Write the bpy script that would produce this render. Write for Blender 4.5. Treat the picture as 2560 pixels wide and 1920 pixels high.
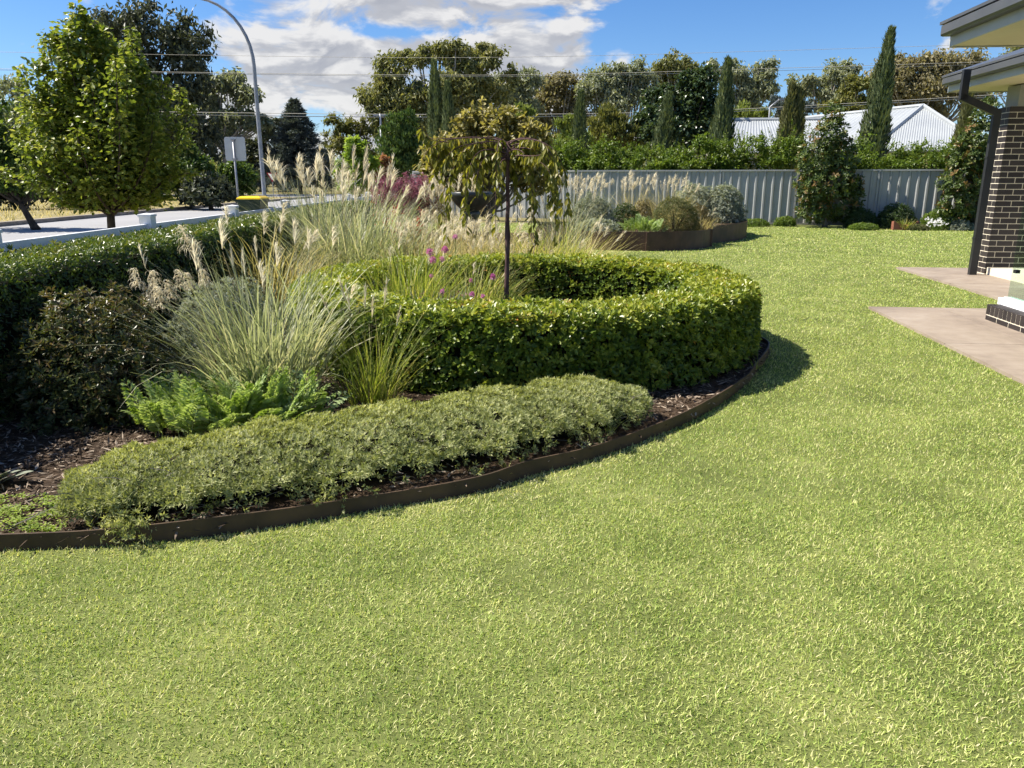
import bpy, math, random
import numpy as np
from math import radians as R, sin, cos, pi
from mathutils import Vector, Matrix

scene = bpy.context.scene
for o in list(bpy.data.objects):
    bpy.data.objects.remove(o)
random.seed(4)
rng = np.random.default_rng(11)

# ------------------------------------------------------------------ camera
PITCH, EYE, FPX = R(15), 1.5, 1923.0
cam_d = bpy.data.cameras.new('camera')
cam_d.sensor_width = 36.0
cam_d.lens = 36.0 * FPX / 2560
cam_d.clip_start, cam_d.clip_end = 0.05, 3000
cam = bpy.data.objects.new('camera', cam_d)
scene.collection.objects.link(cam)
cam.location = (0, 0, EYE)
cam.rotation_euler = (R(90) - PITCH, 0, 0)
scene.camera = cam

# ------------------------------------------------------------------ sky, sun, exposure
SUN_EL, SUN_AZ = R(51), R(-83)          # azimuth clockwise from +Y: the sun stands to the left
world = bpy.data.worlds.new('World')
scene.world = world
world.use_nodes = True


class NT:
    """tiny helper for node trees"""
    def __init__(self, tree):
        self.t = tree
        tree.nodes.clear()

    def n(self, typ, **kw):
        nd = self.t.nodes.new(typ)
        for k, v in kw.items():
            setattr(nd, k, v)
        return nd

    def l(self, a, b):
        self.t.links.new(a, b)

    def setin(self, sock, v):
        if hasattr(v, 'is_linked'):
            self.l(v, sock)
        else:
            sock.default_value = v

    def math(self, op, a, b=0.0, c=0.0):
        nd = self.n('ShaderNodeMath', operation=op)
        for i, v in enumerate((a, b, c)):
            self.setin(nd.inputs[i], v)
        return nd.outputs[0]

    def mix(self, f, a, b, blend='MIX'):
        nd = self.n('ShaderNodeMix', data_type='RGBA', blend_type=blend)
        self.setin(nd.inputs[0], f)
        self.setin(nd.inputs[6], a if hasattr(a, 'is_linked') else (*a, 1))
        self.setin(nd.inputs[7], b if hasattr(b, 'is_linked') else (*b, 1))
        return nd.outputs[2]

    def noise(self, vec, scale, detail=4, rough=.55, dim='3D', dist=0.0):
        nd = self.n('ShaderNodeTexNoise', noise_dimensions=dim)
        if vec is not None:
            self.l(vec, nd.inputs['Vector'])
        nd.inputs['Scale'].default_value = scale
        nd.inputs['Detail'].default_value = detail
        nd.inputs['Roughness'].default_value = rough
        nd.inputs['Distortion'].default_value = dist
        return nd.outputs[0]

    def ramp(self, fac, stops, interp='LINEAR'):
        nd = self.n('ShaderNodeValToRGB')
        cr = nd.color_ramp
        cr.interpolation = interp
        while len(cr.elements) < len(stops):
            cr.elements.new(.5)
        for e, (p, c) in zip(cr.elements, stops):
            e.position = p
            e.color = (*c, 1) if len(c) == 3 else c
        self.l(fac, nd.inputs[0])
        return nd.outputs[0]

    def mapr(self, v, a, b, c=0.0, d=1.0, smooth=True):
        nd = self.n('ShaderNodeMapRange', interpolation_type='SMOOTHSTEP' if smooth else 'LINEAR')
        self.setin(nd.inputs[0], v)
        for i, x in enumerate((a, b, c, d)):
            nd.inputs[i + 1].default_value = x
        return nd.outputs[0]


w = NT(world.node_tree)
sky = w.n('ShaderNodeTexSky', sky_type='NISHITA')
sky.sun_disc = False
sky.sun_elevation = SUN_EL
sky.sun_rotation = SUN_AZ
sky.altitude = 200
sky.air_density = 1.0
sky.dust_density = 0.25
sky.ozone_density = 2.6
tc = w.n('ShaderNodeTexCoord')
sep = w.n('ShaderNodeSeparateXYZ')
w.l(tc.outputs['Generated'], sep.inputs[0])
X, Y, Z = sep.outputs
az = w.math('ARCTAN2', X, Y)
el = w.math('ARCSINE', Z)


def cloud_density(dz, warp=True):
    """puffy flattened clouds on the sky sphere; dz lifts the sample point to fake the clouds' own shading"""
    cmb = w.n('ShaderNodeCombineXYZ')
    w.l(X, cmb.inputs[0]); w.l(Y, cmb.inputs[1])
    w.l(w.math('MULTIPLY', w.math('ADD', Z, dz), 2.3), cmb.inputs[2])
    a = w.noise(cmb.outputs[0], 10.5, 8, .56, dist=.35)
    b = w.noise(cmb.outputs[0], 3.0, 3, .5)
    return w.math('ADD', w.math('MULTIPLY', a, .66), w.math('MULTIPLY', b, .40))


# where the cloud banks stand: azimuth, elevation, half widths (degrees), weight
BANKS = [(-11, 7.8, 10.5, 4.8, .18), (-8, 3.5, 12, 3.0, .08), (2, 6.6, 5.5, 2.6, .13), (8, 12.2, 6, 1.0, .12), (-14, 13.5, 12, 2.0, .10),
         (27, 10.8, 2.2, .9, .10), (31, 7.8, 4.5, .9, .10), (-7.5, 9.5, 4.5, .5, -.15), (-13.5, 3.9, 5.0, .9, -.17),
         (-30, 9, 9, 6, -.07), (17, 7.5, 6.5, 3.6, -.12), (-23, 12.2, 3.0, 1.6, -.08), (-33, 6, 5, 1.2, .05), (60, 14, 16, 5, .05), (-75, 16, 20, 6, .05),
         (170, 18, 40, 8, .05)]
bias = None
for (a0, e0, wa, we, k) in BANKS:
    da = w.math('DIVIDE', w.math('SUBTRACT', az, R(a0)), R(wa))
    de = w.math('DIVIDE', w.math('SUBTRACT', el, R(e0)), R(we))
    q = w.math('ADD', w.math('MULTIPLY', da, da), w.math('MULTIPLY', de, de))
    g = w.math('MULTIPLY', w.math('EXPONENT', w.math('MULTIPLY', q, -1)), k)
    bias = g if bias is None else w.math('ADD', bias, g)
d0 = w.math('ADD', cloud_density(0), bias)
d1 = cloud_density(.014)
cov = w.mapr(d0, .56, .665)
lit = w.mapr(w.math('SUBTRACT', cloud_density(0), d1), -.05, .07)
thick = w.mapr(d0, .60, .80)
shade = w.math('ADD', w.math('MULTIPLY', lit, .75), w.math('MULTIPLY', w.math('SUBTRACT', 1.0, thick), .30))
ccol = w.mix(w.mapr(shade, .05, .85, smooth=False), (3.3, 3.4, 3.8), (6.8, 6.7, 6.6))
hs = w.n('ShaderNodeHueSaturation')
hs.inputs['Saturation'].default_value = 1.22
hs.inputs['Value'].default_value = 1.0
w.l(sky.outputs[0], hs.inputs['Color'])
blue = w.mix(1.0, hs.outputs[0], (.80, .93, 1.16), 'MULTIPLY')
skycol = w.mix(w.math('MULTIPLY', cov, .95), blue, ccol)
bg = w.n('ShaderNodeBackground')
w.l(skycol, bg.inputs[0])
bg.inputs[1].default_value = 0.064
wo = w.n('ShaderNodeOutputWorld')
w.l(bg.outputs[0], wo.inputs[0])

sun_d = bpy.data.lights.new('sun', 'SUN')
sun_d.energy = 5.0
sun_d.angle = R(.53)
sun_d.color = (1.0, .93, .82)
sun = bpy.data.objects.new('sun', sun_d)
scene.collection.objects.link(sun)
sun.location = (-30, 0, 30)
sdir = Vector((sin(SUN_AZ) * cos(SUN_EL), cos(SUN_AZ) * cos(SUN_EL), sin(SUN_EL)))
sun.rotation_euler = sdir.to_track_quat('Z', 'Y').to_euler()

scene.view_settings.view_transform = 'Standard'
scene.view_settings.look = 'None'
scene.view_settings.exposure = 1.0
scene.view_settings.gamma = 1.0
scene.render.engine = 'CYCLES'
scene.cycles.max_bounces = 4
scene.cycles.transparent_max_bounces = 8
scene.cycles.diffuse_bounces = 2
scene.cycles.glossy_bounces = 2
scene.cycles.transmission_bounces = 4
scene.cycles.use_adaptive_sampling = True
scene.cycles.adaptive_threshold = 0.03
scene.cycles.sample_clamp_indirect = 6


# ------------------------------------------------------------------ measuring helpers (photo survey -> metres)
def ray(px, py):
    u, v = (px - 1280) / FPX, -(py - 960) / FPX
    return Vector((u, cos(PITCH) + v * sin(PITCH), -sin(PITCH) + v * cos(PITCH)))


def ground(px, py, z=0.0):
    d = ray(px, py)
    return Vector((0, 0, EYE)) + d * ((z - EYE) / d.z)


def at(px, py, dist):
    """point seen at that place of the survey photo, dist metres in front of the eye"""
    d = ray(px, py)
    return Vector((0, 0, EYE)) + d * (dist / d.y)


def mpp(px, py, dist):
    """metres per survey pixel there"""
    return dist / ray(px, py).y / FPX


# ------------------------------------------------------------------ object helpers
C = scene.collection


def tag(o, label=None, cat=None, group=None, kind=None):
    if label: o['label'] = label
    if cat: o['category'] = cat
    if group: o['group'] = group
    if kind: o['kind'] = kind
    return o


def thing(name, label, cat, loc=(0, 0, 0), rz=0.0, group=None):
    o = bpy.data.objects.new(name, None)
    o.empty_display_size = .1
    C.objects.link(o)
    o.location = loc
    o.rotation_euler = (0, 0, rz)
    return tag(o, label, cat, group)


def obj(name, me, mat=None, parent=None, loc=None, rot=None, scale=None):
    o = bpy.data.objects.new(name, me)
    C.objects.link(o)
    if mat is not None and not me.materials:
        me.materials.append(mat)
    if parent is not None:
        o.parent = parent
    if loc is not None: o.location = loc
    if rot is not None: o.rotation_euler = rot
    if scale is not None: o.scale = scale
    return o


class Geo:
    """collects numpy vertices and faces, with one float 'tint' per vertex"""
    def __init__(self):
        self.V, self.F3, self.F4, self.T, self.n = [], [], [], [], 0

    def add(self, V, F3=None, F4=None, tint=0.5):
        V = np.asarray(V, float).reshape(-1, 3)
        if F3 is not None: self.F3.append(np.asarray(F3, np.int64).reshape(-1, 3) + self.n)
        if F4 is not None: self.F4.append(np.asarray(F4, np.int64).reshape(-1, 4) + self.n)
        self.V.append(V)
        self.T.append(np.broadcast_to(np.asarray(tint, float).ravel(), (len(V),)) if np.size(tint) in (1, len(V)) else np.repeat(tint, len(V) // np.size(tint)))
        self.n += len(V)
        return self

    def mesh(self, name, smooth=False, offset=None):
        V = np.concatenate(self.V)
        if offset is not None:
            V = V - np.asarray(offset, float)
        me = bpy.data.meshes.new(name)
        me.vertices.add(len(V))
        me.vertices.foreach_set('co', V.astype(np.float32).ravel())
        f3 = np.concatenate(self.F3) if self.F3 else np.zeros((0, 3), np.int64)
        f4 = np.concatenate(self.F4) if self.F4 else np.zeros((0, 4), np.int64)
        idx = np.concatenate([f3.ravel(), f4.ravel()]).astype(np.int32)
        me.loops.add(len(idx))
        me.loops.foreach_set('vertex_index', idx)
        starts = np.concatenate([np.arange(len(f3)) * 3, len(f3) * 3 + np.arange(len(f4)) * 4]).astype(np.int32)
        me.polygons.add(len(starts))
        me.polygons.foreach_set('loop_start', starts)
        me.polygons.foreach_set('use_smooth', np.full(len(starts), smooth, bool))
        at_ = me.attributes.new('tint', 'FLOAT', 'POINT')
        at_.data.foreach_set('value', np.concatenate(self.T).astype(np.float32))
        me.update(calc_edges=True)
        return me


def nrm(a):
    return a / np.maximum(np.linalg.norm(a, axis=-1, keepdims=True), 1e-9)


def rand_dirs(n, r=None):
    return nrm((r or rng).normal(size=(n, 3)))


def box(g, lo, hi, tint=.5, M=None):
    x0, y0, z0 = lo; x1, y1, z1 = hi
    V = np.array([(x0, y0, z0), (x1, y0, z0), (x1, y1, z0), (x0, y1, z0), (x0, y0, z1), (x1, y0, z1), (x1, y1, z1), (x0, y1, z1)], float)
    if M is not None:
        V = np.array([M @ Vector(v) for v in V])
    g.add(V, F4=[(0, 3, 2, 1), (4, 5, 6, 7), (0, 1, 5, 4), (1, 2, 6, 5), (2, 3, 7, 6), (3, 0, 4, 7)], tint=tint)
    return g


def bevel_box_mesh(name, sx, sy, sz, b=.004):
    """brick-like block standing on its base corner, its visible edges chamfered"""
    import bmesh
    bm = bmesh.new()
    bmesh.ops.create_cube(bm, size=1)
    for v in bm.verts:
        v.co = Vector(((v.co.x + .5) * sx, (v.co.y + .5) * sy, (v.co.z + .5) * sz))
    bmesh.ops.bevel(bm, geom=bm.edges[:], offset=b, segments=1, affect='EDGES', profile=.5)
    me = bpy.data.meshes.new(name)
    bm.to_mesh(me); bm.free()
    return me


def tube(g, pts, rad, sides=7, tint=.5, cap=True):
    P = np.asarray(pts, float)
    n = len(P)
    rad = np.broadcast_to(np.asarray(rad, float), (n,))
    T = nrm(np.gradient(P, axis=0))
    ref = np.eye(3)[int(np.argmin(np.abs(T).max(0)))]
    A = nrm(np.cross(T, ref)); B = np.cross(T, A)
    th = np.arange(sides) / sides * 2 * pi
    ring = np.cos(th)[None, :, None] * A[:, None] + np.sin(th)[None, :, None] * B[:, None]
    V = (P[:, None] + ring * rad[:, None, None]).reshape(-1, 3)
    F = []
    for i in range(n - 1):
        for k in range(sides):
            a, b = i * sides + k, i * sides + (k + 1) % sides
            F.append((a, b, b + sides, a + sides))
    F3 = None
    if cap:
        V = np.concatenate([V, P[:1], P[-1:]])
        F3 = [(n * sides, (k + 1) % sides, k) for k in range(sides)] + [(n * sides + 1, (n - 1) * sides + k, (n - 1) * sides + (k + 1) % sides) for k in range(sides)]
    g.add(V, F3=F3, F4=F, tint=tint)
    return g


def bez(a, b, c, n=8):
    t = np.linspace(0, 1, n)[:, None]
    a, b, c = (np.asarray(q, float) for q in (a, b, c))
    return (1 - t) ** 2 * a + 2 * t * (1 - t) * b + t ** 2 * c


def leaves(g, pos, axis, normal, L, W, tint, shape='rhomb', fold=.12, droop=.1):
    """leaf blades: rhomb = two triangles, oval = two folded quads"""
    pos = np.asarray(pos, float); N = len(pos)
    if N == 0: return g
    axis = nrm(axis)
    side = nrm(np.cross(axis, normal)); normal = np.cross(side, axis)
    L = np.broadcast_to(np.asarray(L, float), (N,))[:, None]
    W = np.broadcast_to(np.asarray(W, float), (N,))[:, None]
    tint = np.broadcast_to(np.asarray(tint, float), (N,))
    if shape == 'rhomb':
        v = np.stack([pos, pos + axis * L * .45 + side * W * .5 + normal * W * fold,
                      pos + axis * L - normal * L * droop, pos + axis * L * .45 - side * W * .5 + normal * W * fold], 1)
        b = np.arange(N)[:, None] * 4
        g.add(v.reshape(-1, 3), F3=np.concatenate([b + [0, 1, 2], b + [0, 2, 3]]), tint=np.repeat(tint, 4))
    else:
        lo, hi, wl, wh = (.3, .68, .36, .5) if shape == 'oval' else (.25, .6, .45, .42)
        v = np.stack([pos, pos + axis * L * lo + side * W * wl + normal * W * fold, pos + axis * L * hi + side * W * wh + normal * W * fold - normal * L * droop * .4,
                      pos + axis * L - normal * L * droop,
                      pos + axis * L * hi - side * W * wh + normal * W * fold - normal * L * droop * .4, pos + axis * L * lo - side * W * wl + normal * W * fold], 1)
        b = np.arange(N)[:, None] * 6
        g.add(v.reshape(-1, 3), F4=np.concatenate([b + [0, 1, 2, 3], b + [0, 3, 4, 5]]), tint=np.repeat(tint, 6))
    return g


def blades(g, base, hdir, L, lean, curve, W, tint, nseg=5, twist=.0, power=1.4, taper=1.6):
    """grass blades: strips that leave the base at `lean` from the vertical and bend over by `curve`"""
    base = np.asarray(base, float); N = len(base)
    bc = lambda a: np.broadcast_to(np.asarray(a, float), (N,))
    L, lean, curve, W, tint = map(bc, (L, lean, curve, W, tint))
    h = np.concatenate([nrm(np.asarray(hdir, float)[:, :2]), np.zeros((N, 1))], 1)
    tw = rng.normal(0, 1, N) * twist
    sd = np.stack([-h[:, 1] * np.cos(tw) + h[:, 0] * np.sin(tw), h[:, 0] * np.cos(tw) + h[:, 1] * np.sin(tw), np.zeros(N)], 1)
    P = base.copy(); V = []
    for k in range(nseg + 1):
        t = k / nseg
        wd = (W * (1 - t ** taper))[:, None] * .5
        if k == nseg:
            V.append(P)
        else:
            V += [P + sd * wd, P - sd * wd]
        th = (lean + curve * ((k + .5) / nseg) ** power)[:, None]
        P = P + (h * np.sin(th) + np.array([0, 0, 1.]) * np.cos(th)) * (L / nseg)[:, None]
    m = 2 * nseg + 1
    V = np.stack(V, 1)
    b = np.arange(N)[:, None] * m
    F4 = [b + [2 * k, 2 * k + 1, 2 * k + 3, 2 * k + 2] for k in range(nseg - 1)]
    F3 = b + [2 * nseg - 2, 2 * nseg - 1, 2 * nseg]
    g.add(V.reshape(-1, 3), F3=F3, F4=np.concatenate(F4) if F4 else None, tint=np.repeat(tint, m))
    return g


def inside(poly, pts):
    x, y = pts[:, 0], pts[:, 1]
    r = np.zeros(len(pts), bool)
    n = len(poly)
    for i in range(n):
        x0, y0 = poly[i][:2]; x1, y1 = poly[(i + 1) % n][:2]
        c = ((y0 > y) != (y1 > y)) & (x < (x1 - x0) * (y - y0) / (y1 - y0 + 1e-12) + x0)
        r ^= c
    return r


def smooth_line(pts, n=6):
    """Catmull-Rom through the points"""
    P = [np.asarray(p, float) for p in pts]
    P = [2 * P[0] - P[1]] + P + [2 * P[-1] - P[-2]]
    out = []
    for i in range(1, len(P) - 2):
        for t in np.linspace(0, 1, n, endpoint=False):
            a, b, c, d = P[i - 1:i + 3]
            out.append(.5 * ((2 * b) + (c - a) * t + (2 * a - 5 * b + 4 * c - d) * t ** 2 + (3 * b - a - 3 * c + d) * t ** 3))
    out.append(P[-2])
    return np.array(out)


# ------------------------------------------------------------------ materials
def principled(t, col, rough=.6, spec=.3, metal=0.0, bump=None, bdist=.01, bstr=.5):
    p = t.n('ShaderNodeBsdfPrincipled')
    t.setin(p.inputs['Base Color'], col if hasattr(col, 'is_linked') else (*col, 1))
    t.setin(p.inputs['Roughness'], rough)
    p.inputs['Specular IOR Level'].default_value = spec
    p.inputs['Metallic'].default_value = metal
    if bump is not None:
        b = t.n('ShaderNodeBump')
        b.inputs['Distance'].default_value = bdist
        b.inputs['Strength'].default_value = bstr
        t.l(bump, b.inputs['Height'])
        t.l(b.outputs[0], p.inputs['Normal'])
    return p


def new_mat(name):
    m = bpy.data.materials.new(name)
    m.use_nodes = True
    return m, NT(m.node_tree)


def out(t, sh):
    o = t.n('ShaderNodeOutputMaterial')
    t.l(sh, o.inputs[0])


def world_pos(t):
    return t.n('ShaderNodeNewGeometry').outputs['Position']


def leaf_mat(name, stops, trans=.35, rough=.5, spec=.25, tgain=1.5, patch=0.0, pscale=1.0, tcol=(1.0, 1.0, .45), gain=1.5):
    """thin leaf: coloured by its own tint, part of the light shines through"""
    m, t = new_mat(name)
    a = t.n('ShaderNodeAttribute', attribute_name='tint')
    f = a.outputs['Fac']
    if patch:
        nz = t.noise(world_pos(t), pscale, 3, .6)
        f = t.math('ADD', f, t.math('MULTIPLY', t.math('SUBTRACT', nz, .5), patch))
    k = len(stops) - 1
    col = t.ramp(f, [(i / k, tuple(min(c * gain, .82) for c in s)) for i, s in enumerate(stops)])
    p = principled(t, col, rough, spec)
    tr = t.n('ShaderNodeBsdfTranslucent')
    t.l(t.mix(1.0, col, tuple(tgain * c for c in tcol), 'MULTIPLY'), tr.inputs[0])
    mx = t.n('ShaderNodeMixShader')
    mx.inputs[0].default_value = trans
    t.l(p.outputs[0], mx.inputs[1]); t.l(tr.outputs[0], mx.inputs[2])
    out(t, mx.outputs[0])
    return m


def plain_mat(name, c0, c1=None, scale=4.0, rough=.6, spec=.3, metal=0.0, bump=0.0, bscale=40.0, detail=5):
    m, t = new_mat(name)
    pos = world_pos(t)
    col = c0
    if c1 is not None:
        col = t.mix(t.mapr(t.noise(pos, scale, detail, .6), .35, .65), c0, c1)
    p = principled(t, col, rough, spec, metal, t.noise(pos, bscale, 4, .6) if bump else None, bump or .01, .6)
    out(t, p.outputs[0])
    return m


def bark_mat(name, c0, c1, scale=14.0):
    m, t = new_mat(name)
    mp = t.n('ShaderNodeMapping')
    mp.inputs['Scale'].default_value = (1, 1, .25)
    t.l(world_pos(t), mp.inputs[0])
    nz = t.noise(mp.outputs[0], scale, 6, .65)
    p = principled(t, t.mix(t.mapr(nz, .3, .7), c0, c1), .85, .15, bump=nz, bdist=.02)
    out(t, p.outputs[0])
    return m

# ================================================================== materials of the place
def ground_mat(name, stops, scale=.6, fine=60.0, bump=.01, rough=.9):
    m, t = new_mat(name)
    pos = world_pos(t)
    a = t.noise(pos, scale, 6, .62)
    b = t.noise(pos, fine, 4, .7)
    f = t.math('ADD', t.math('MULTIPLY', a, .6), t.math('MULTIPLY', b, .4))
    k = len(stops) - 1
    col = t.ramp(t.mapr(f, .3, .7, smooth=False), [(i / k, s) for i, s in enumerate(stops)])
    out(t, principled(t, col, rough, .15, bump=b, bdist=bump).outputs[0])
    return m


M = {}
M['ground'] = ground_mat('dry_ground', [(.09, .085, .035), (.17, .15, .06), (.26, .22, .10)], .25, 25)
M['lawn'] = ground_mat('lawn_thatch', [(.055, .070, .018), (.135, .160, .045), (.27, .285, .10)], 1.6, 140, .02)
M['mulch'] = ground_mat('mulch_ground', [(.022, .015, .010), (.055, .036, .022), (.10, .07, .045)], 5, 60, .03)
M['verge'] = ground_mat('verge_grass', [(.16, .14, .06), (.27, .23, .11), (.36, .31, .17)], .5, 30, .03)
M['road'] = ground_mat('road_seal', [(.26, .26, .265), (.30, .30, .30), (.34, .335, .33)], .35, 120, .004, .8)
M['kerb'] = plain_mat('kerb_concrete', (.20, .17, .14), (.28, .25, .21), 3, .9)
M['steel'] = plain_mat('weathered_steel', (.050, .034, .022), (.085, .055, .034), 5, .62, .3, bump=.001, bscale=50)
M['corten'] = plain_mat('rusted_steel_sheet', (.050, .030, .022), (.095, .052, .036), 2.2, .55, .35, bump=.001, bscale=50)
M['white_paint'] = plain_mat('white_paint', (.76, .77, .78), (.70, .71, .72), 3, .45)
M['dark_metal'] = plain_mat('charcoal_metal', (.016, .017, .019), (.022, .023, .025), 2, .4, .4)
M['gutter'] = plain_mat('grey_gutter', (.060, .064, .068), (.075, .078, .08), 2, .35, .45)
M['fascia'] = plain_mat('pale_fascia', (.46, .47, .43), (.42, .43, .39), 3, .5)
M['soffit'] = plain_mat('cream_soffit', (.62, .56, .40), (.58, .52, .37), 3, .7)
M['panel'] = plain_mat('grey_cladding', (.30, .31, .27), (.27, .28, .25), 3, .6)
M['mortar'] = plain_mat('cream_mortar', (.74, .68, .54), (.66, .59, .46), 30, .9, bump=.002, bscale=200)
M['galv'] = plain_mat('galvanised_pole', (.24, .25, .27), (.31, .32, .34), 6, .45, .5, metal=.35)
M['sign_back'] = plain_mat('sign_aluminium', (.42, .44, .45), (.47, .49, .50), 5, .45, .5, metal=.3)
M['bronze'] = plain_mat('dark_bowl', (.020, .024, .024), (.035, .042, .042), 5, .35, .5)
M['wire'] = plain_mat('aluminium_wire', (.42, .40, .34), None, rough=.5)
M['black_rubber'] = plain_mat('black_plastic', (.012, .012, .012), None, rough=.5)
M['red'] = plain_mat('red_reflective', (.45, .015, .02), None, rough=.4)
M['bin_green'] = plain_mat('bin_green', (.012, .030, .022), (.018, .040, .030), 3, .45)
M['bin_yellow'] = plain_mat('bin_yellow', (.80, .55, .01), (.75, .50, .01), 3, .4)
M['wall_render'] = plain_mat('pale_render', (.55, .52, .47), (.50, .47, .42), 1, .85)
M['white_roof'] = plain_mat('white_roof_steel', (.35, .37, .375), (.31, .33, .34), .7, .38, .4)

m, t = new_mat('charcoal_brick')
oi = t.n('ShaderNodeObjectInfo')
pos = world_pos(t)
c = t.mix(oi.outputs['Random'], (.020, .016, .016), (.042, .034, .032))
nz = t.noise(pos, 120, 4, .65)
c = t.mix(t.mapr(t.noise(pos, 25, 5, .7), .62, .78), c, (.12, .10, .09))
out(t, principled(t, c, .55, .4, bump=nz, bdist=.002).outputs[0])
M['brick'] = m

m, t = new_mat('patio_concrete')
pos = world_pos(t)
a = t.noise(pos, .9, 6, .6, dist=.6)
b = t.noise(pos, 7, 5, .65)
c = t.ramp(t.math('ADD', t.math('MULTIPLY', a, .7), t.math('MULTIPLY', b, .3)), [(.35, (.20, .16, .128)), (.5, (.285, .232, .182)), (.65, (.35, .295, .24))])
c = t.mix(t.mapr(t.noise(pos, 60, 3, .7), .66, .75), c, (.25, .20, .16))
out(t, principled(t, c, .75, .25, bump=t.noise(pos, 150, 3), bdist=.001).outputs[0])
M['patio'] = m

m, t = new_mat('fence_steel')
pos = world_pos(t)
sx = t.n('ShaderNodeSeparateXYZ'); t.l(pos, sx.inputs[0])
dirt = t.mapr(t.math('ADD', sx.outputs[2], t.math('MULTIPLY', t.noise(pos, 9, 4), .25)), .12, .42)
c = t.mix(t.mapr(t.noise(pos, 1.3, 5), .35, .65), (.30, .307, .298), (.335, .342, .333))
c = t.mix(dirt, (.20, .19, .175), c)
out(t, principled(t, c, .42, .4).outputs[0])
M['fence'] = m

m, t = new_mat('clear_glass')
tr = t.n('ShaderNodeBsdfTransparent'); tr.inputs[0].default_value = (.80, .90, .85, 1)
gl = t.n('ShaderNodeBsdfGlossy'); gl.inputs['Roughness'].default_value = .02
fr = t.n('ShaderNodeLayerWeight'); fr.inputs[0].default_value = .12
mx = t.n('ShaderNodeMixShader')
t.l(t.math('ADD', t.math('MULTIPLY', t.math('POWER', fr.outputs[1], 3.0), .30), .04), mx.inputs[0]); t.l(tr.outputs[0], mx.inputs[1]); t.l(gl.outputs[0], mx.inputs[2])
out(t, mx.outputs[0])
M['glass'] = m


# ================================================================== the setting: sheets of ground
def sheet(name, poly, z, mat, kind='structure', thick=0.0):
    import bmesh
    bm = bmesh.new()
    f = bm.faces.new([bm.verts.new((p[0], p[1], z)) for p in poly])
    f.normal_update()
    if f.normal.z < 0: f.normal_flip()
    if thick:
        r = bmesh.ops.extrude_face_region(bm, geom=[f])
        for v in [e for e in r['geom'] if isinstance(e, bmesh.types.BMVert)]:
            v.co.z -= thick
        bmesh.ops.recalc_face_normals(bm, faces=bm.faces[:])
    bmesh.ops.triangulate(bm, faces=[q for q in bm.faces if len(q.verts) > 4])
    me = bpy.data.meshes.new(name)
    bm.to_mesh(me); bm.free()
    o = obj(name, me, mat)
    if kind: o['kind'] = kind
    return o


sheet('ground', [(-900, -60), (900, -60), (900, 1500), (-900, 1500)], -.06, M['ground'])
RC = np.array([.10, 7.10])                              # middle of the round hedge
EDGE_PX = [(0, 1378), (331, 1361), (640, 1326), (924, 1277), (1200, 1229), (1327, 1189), (1500, 1142), (1699, 1066), (1797, 1014), (1862, 965), (1887, 936)]
edge = [tuple(ground(*p))[:2] for p in EDGE_PX]
edge = [(-5.6, 2.62), (-3.4, 2.80)] + edge + [tuple(RC + 2.22 * np.array([cos(R(a)), sin(R(a))])) for a in (-12, 0, 12, 26, 40, 52)]
edge = smooth_line(edge + [(1.25, 10.0), (1.22, 12.0), (1.25, 14.5), (1.0, 17.0)], 6)
bed_poly = [tuple(p) for p in edge] + [(.8, 21.5), (-4.0, 21.5), (-4.0, 2.75)]
LAWN_R = [(-9, -5), (20, -5), (20, 25.5), (-4.0, 27.5), (-4.0, 2.6), (-9, 2.6)]
sheet('lawn', LAWN_R, 0.0, M['lawn'])
sheet('garden_bed', bed_poly, .045, M['mulch'])
sheet('verge_near', [(-8.0, -8), (-4.0, -8), (-4.0, 62), (-8.0, 62)], -.02, M['verge'])
sheet('verge_far', [(-60, -8), (-17.6, -8), (-16.2, 64), (-60, 64)], .0, M['verge'])
sheet('road', [(-17.35, -8), (-8.15, -8), (-8.15, 66), (-15.9, 66)], -.035, M['road'])
sheet('cross_road', [(-90, 66.2), (14, 66.2), (14, 76), (-90, 76)], -.03, M['road'])
for nm, a, b in (('kerb_far', (-17.45, -8), (-16.05, 64)), ('kerb_near', (-8.15, -8), (-8.15, 62))):
    d = np.subtract(b, a); d = d / np.linalg.norm(d); n_ = np.array([d[1], -d[0]]) * .13
    g = Geo()
    q = [np.array(a) - n_, np.array(a) + n_, np.array(b) + n_, np.array(b) - n_]
    V = [(*p, -.05) for p in q] + [(*p, .10) for p in q]
    g.add(V, F4=[(4, 5, 6, 7), (0, 1, 5, 4), (1, 2, 6, 5), (2, 3, 7, 6), (3, 0, 4, 7)])
    obj(nm, g.mesh(nm), M['kerb'])['kind'] = 'structure'

HA = R(6.3)                                             # the house stands a little askew to the view
hx, hy = np.array([cos(HA), -sin(HA)]), np.array([sin(HA), cos(HA)])


def H(o, a, b):
    """point a metres along the house front, b metres away, from o"""
    return tuple(np.asarray(o, float)[:2] + hx * a + hy * b)


S1 = ground(2170, 766, .03)[:2]
S2 = ground(2240, 668, .03)[:2]
slab1 = [H(S1, 0, 0), H(S1, 9, 0), H(S1, 9, -9.5), H(S1, 0, -9.5)]
slab2 = [H(S2, 0, 0), H(S2, 9, 0), H(S2, 9, -4.25), H(S2, 0, -4.25)]
def paved(name, o_, acuts, bcuts, z):
    base = sheet(name, [H(o_, acuts[0] + .004, -.004), H(o_, acuts[-1] - .004, -.004), H(o_, acuts[-1] - .004, bcuts[-1] + .004), H(o_, acuts[0] + .004, bcuts[-1] + .004)], z - .012, M['kerb'], thick=.10)
    for a0, a1 in zip(acuts[:-1], acuts[1:]):
        for b0, b1 in zip(bcuts[:-1], bcuts[1:]):
            e = .0035
            s_ = sheet('slab', [H(o_, a0 + e, b0 - e), H(o_, a1 - e, b0 - e), H(o_, a1 - e, b1 + e), H(o_, a0 + e, b1 + e)], z, M['patio'], None, .10)
            s_.parent = base


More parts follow.
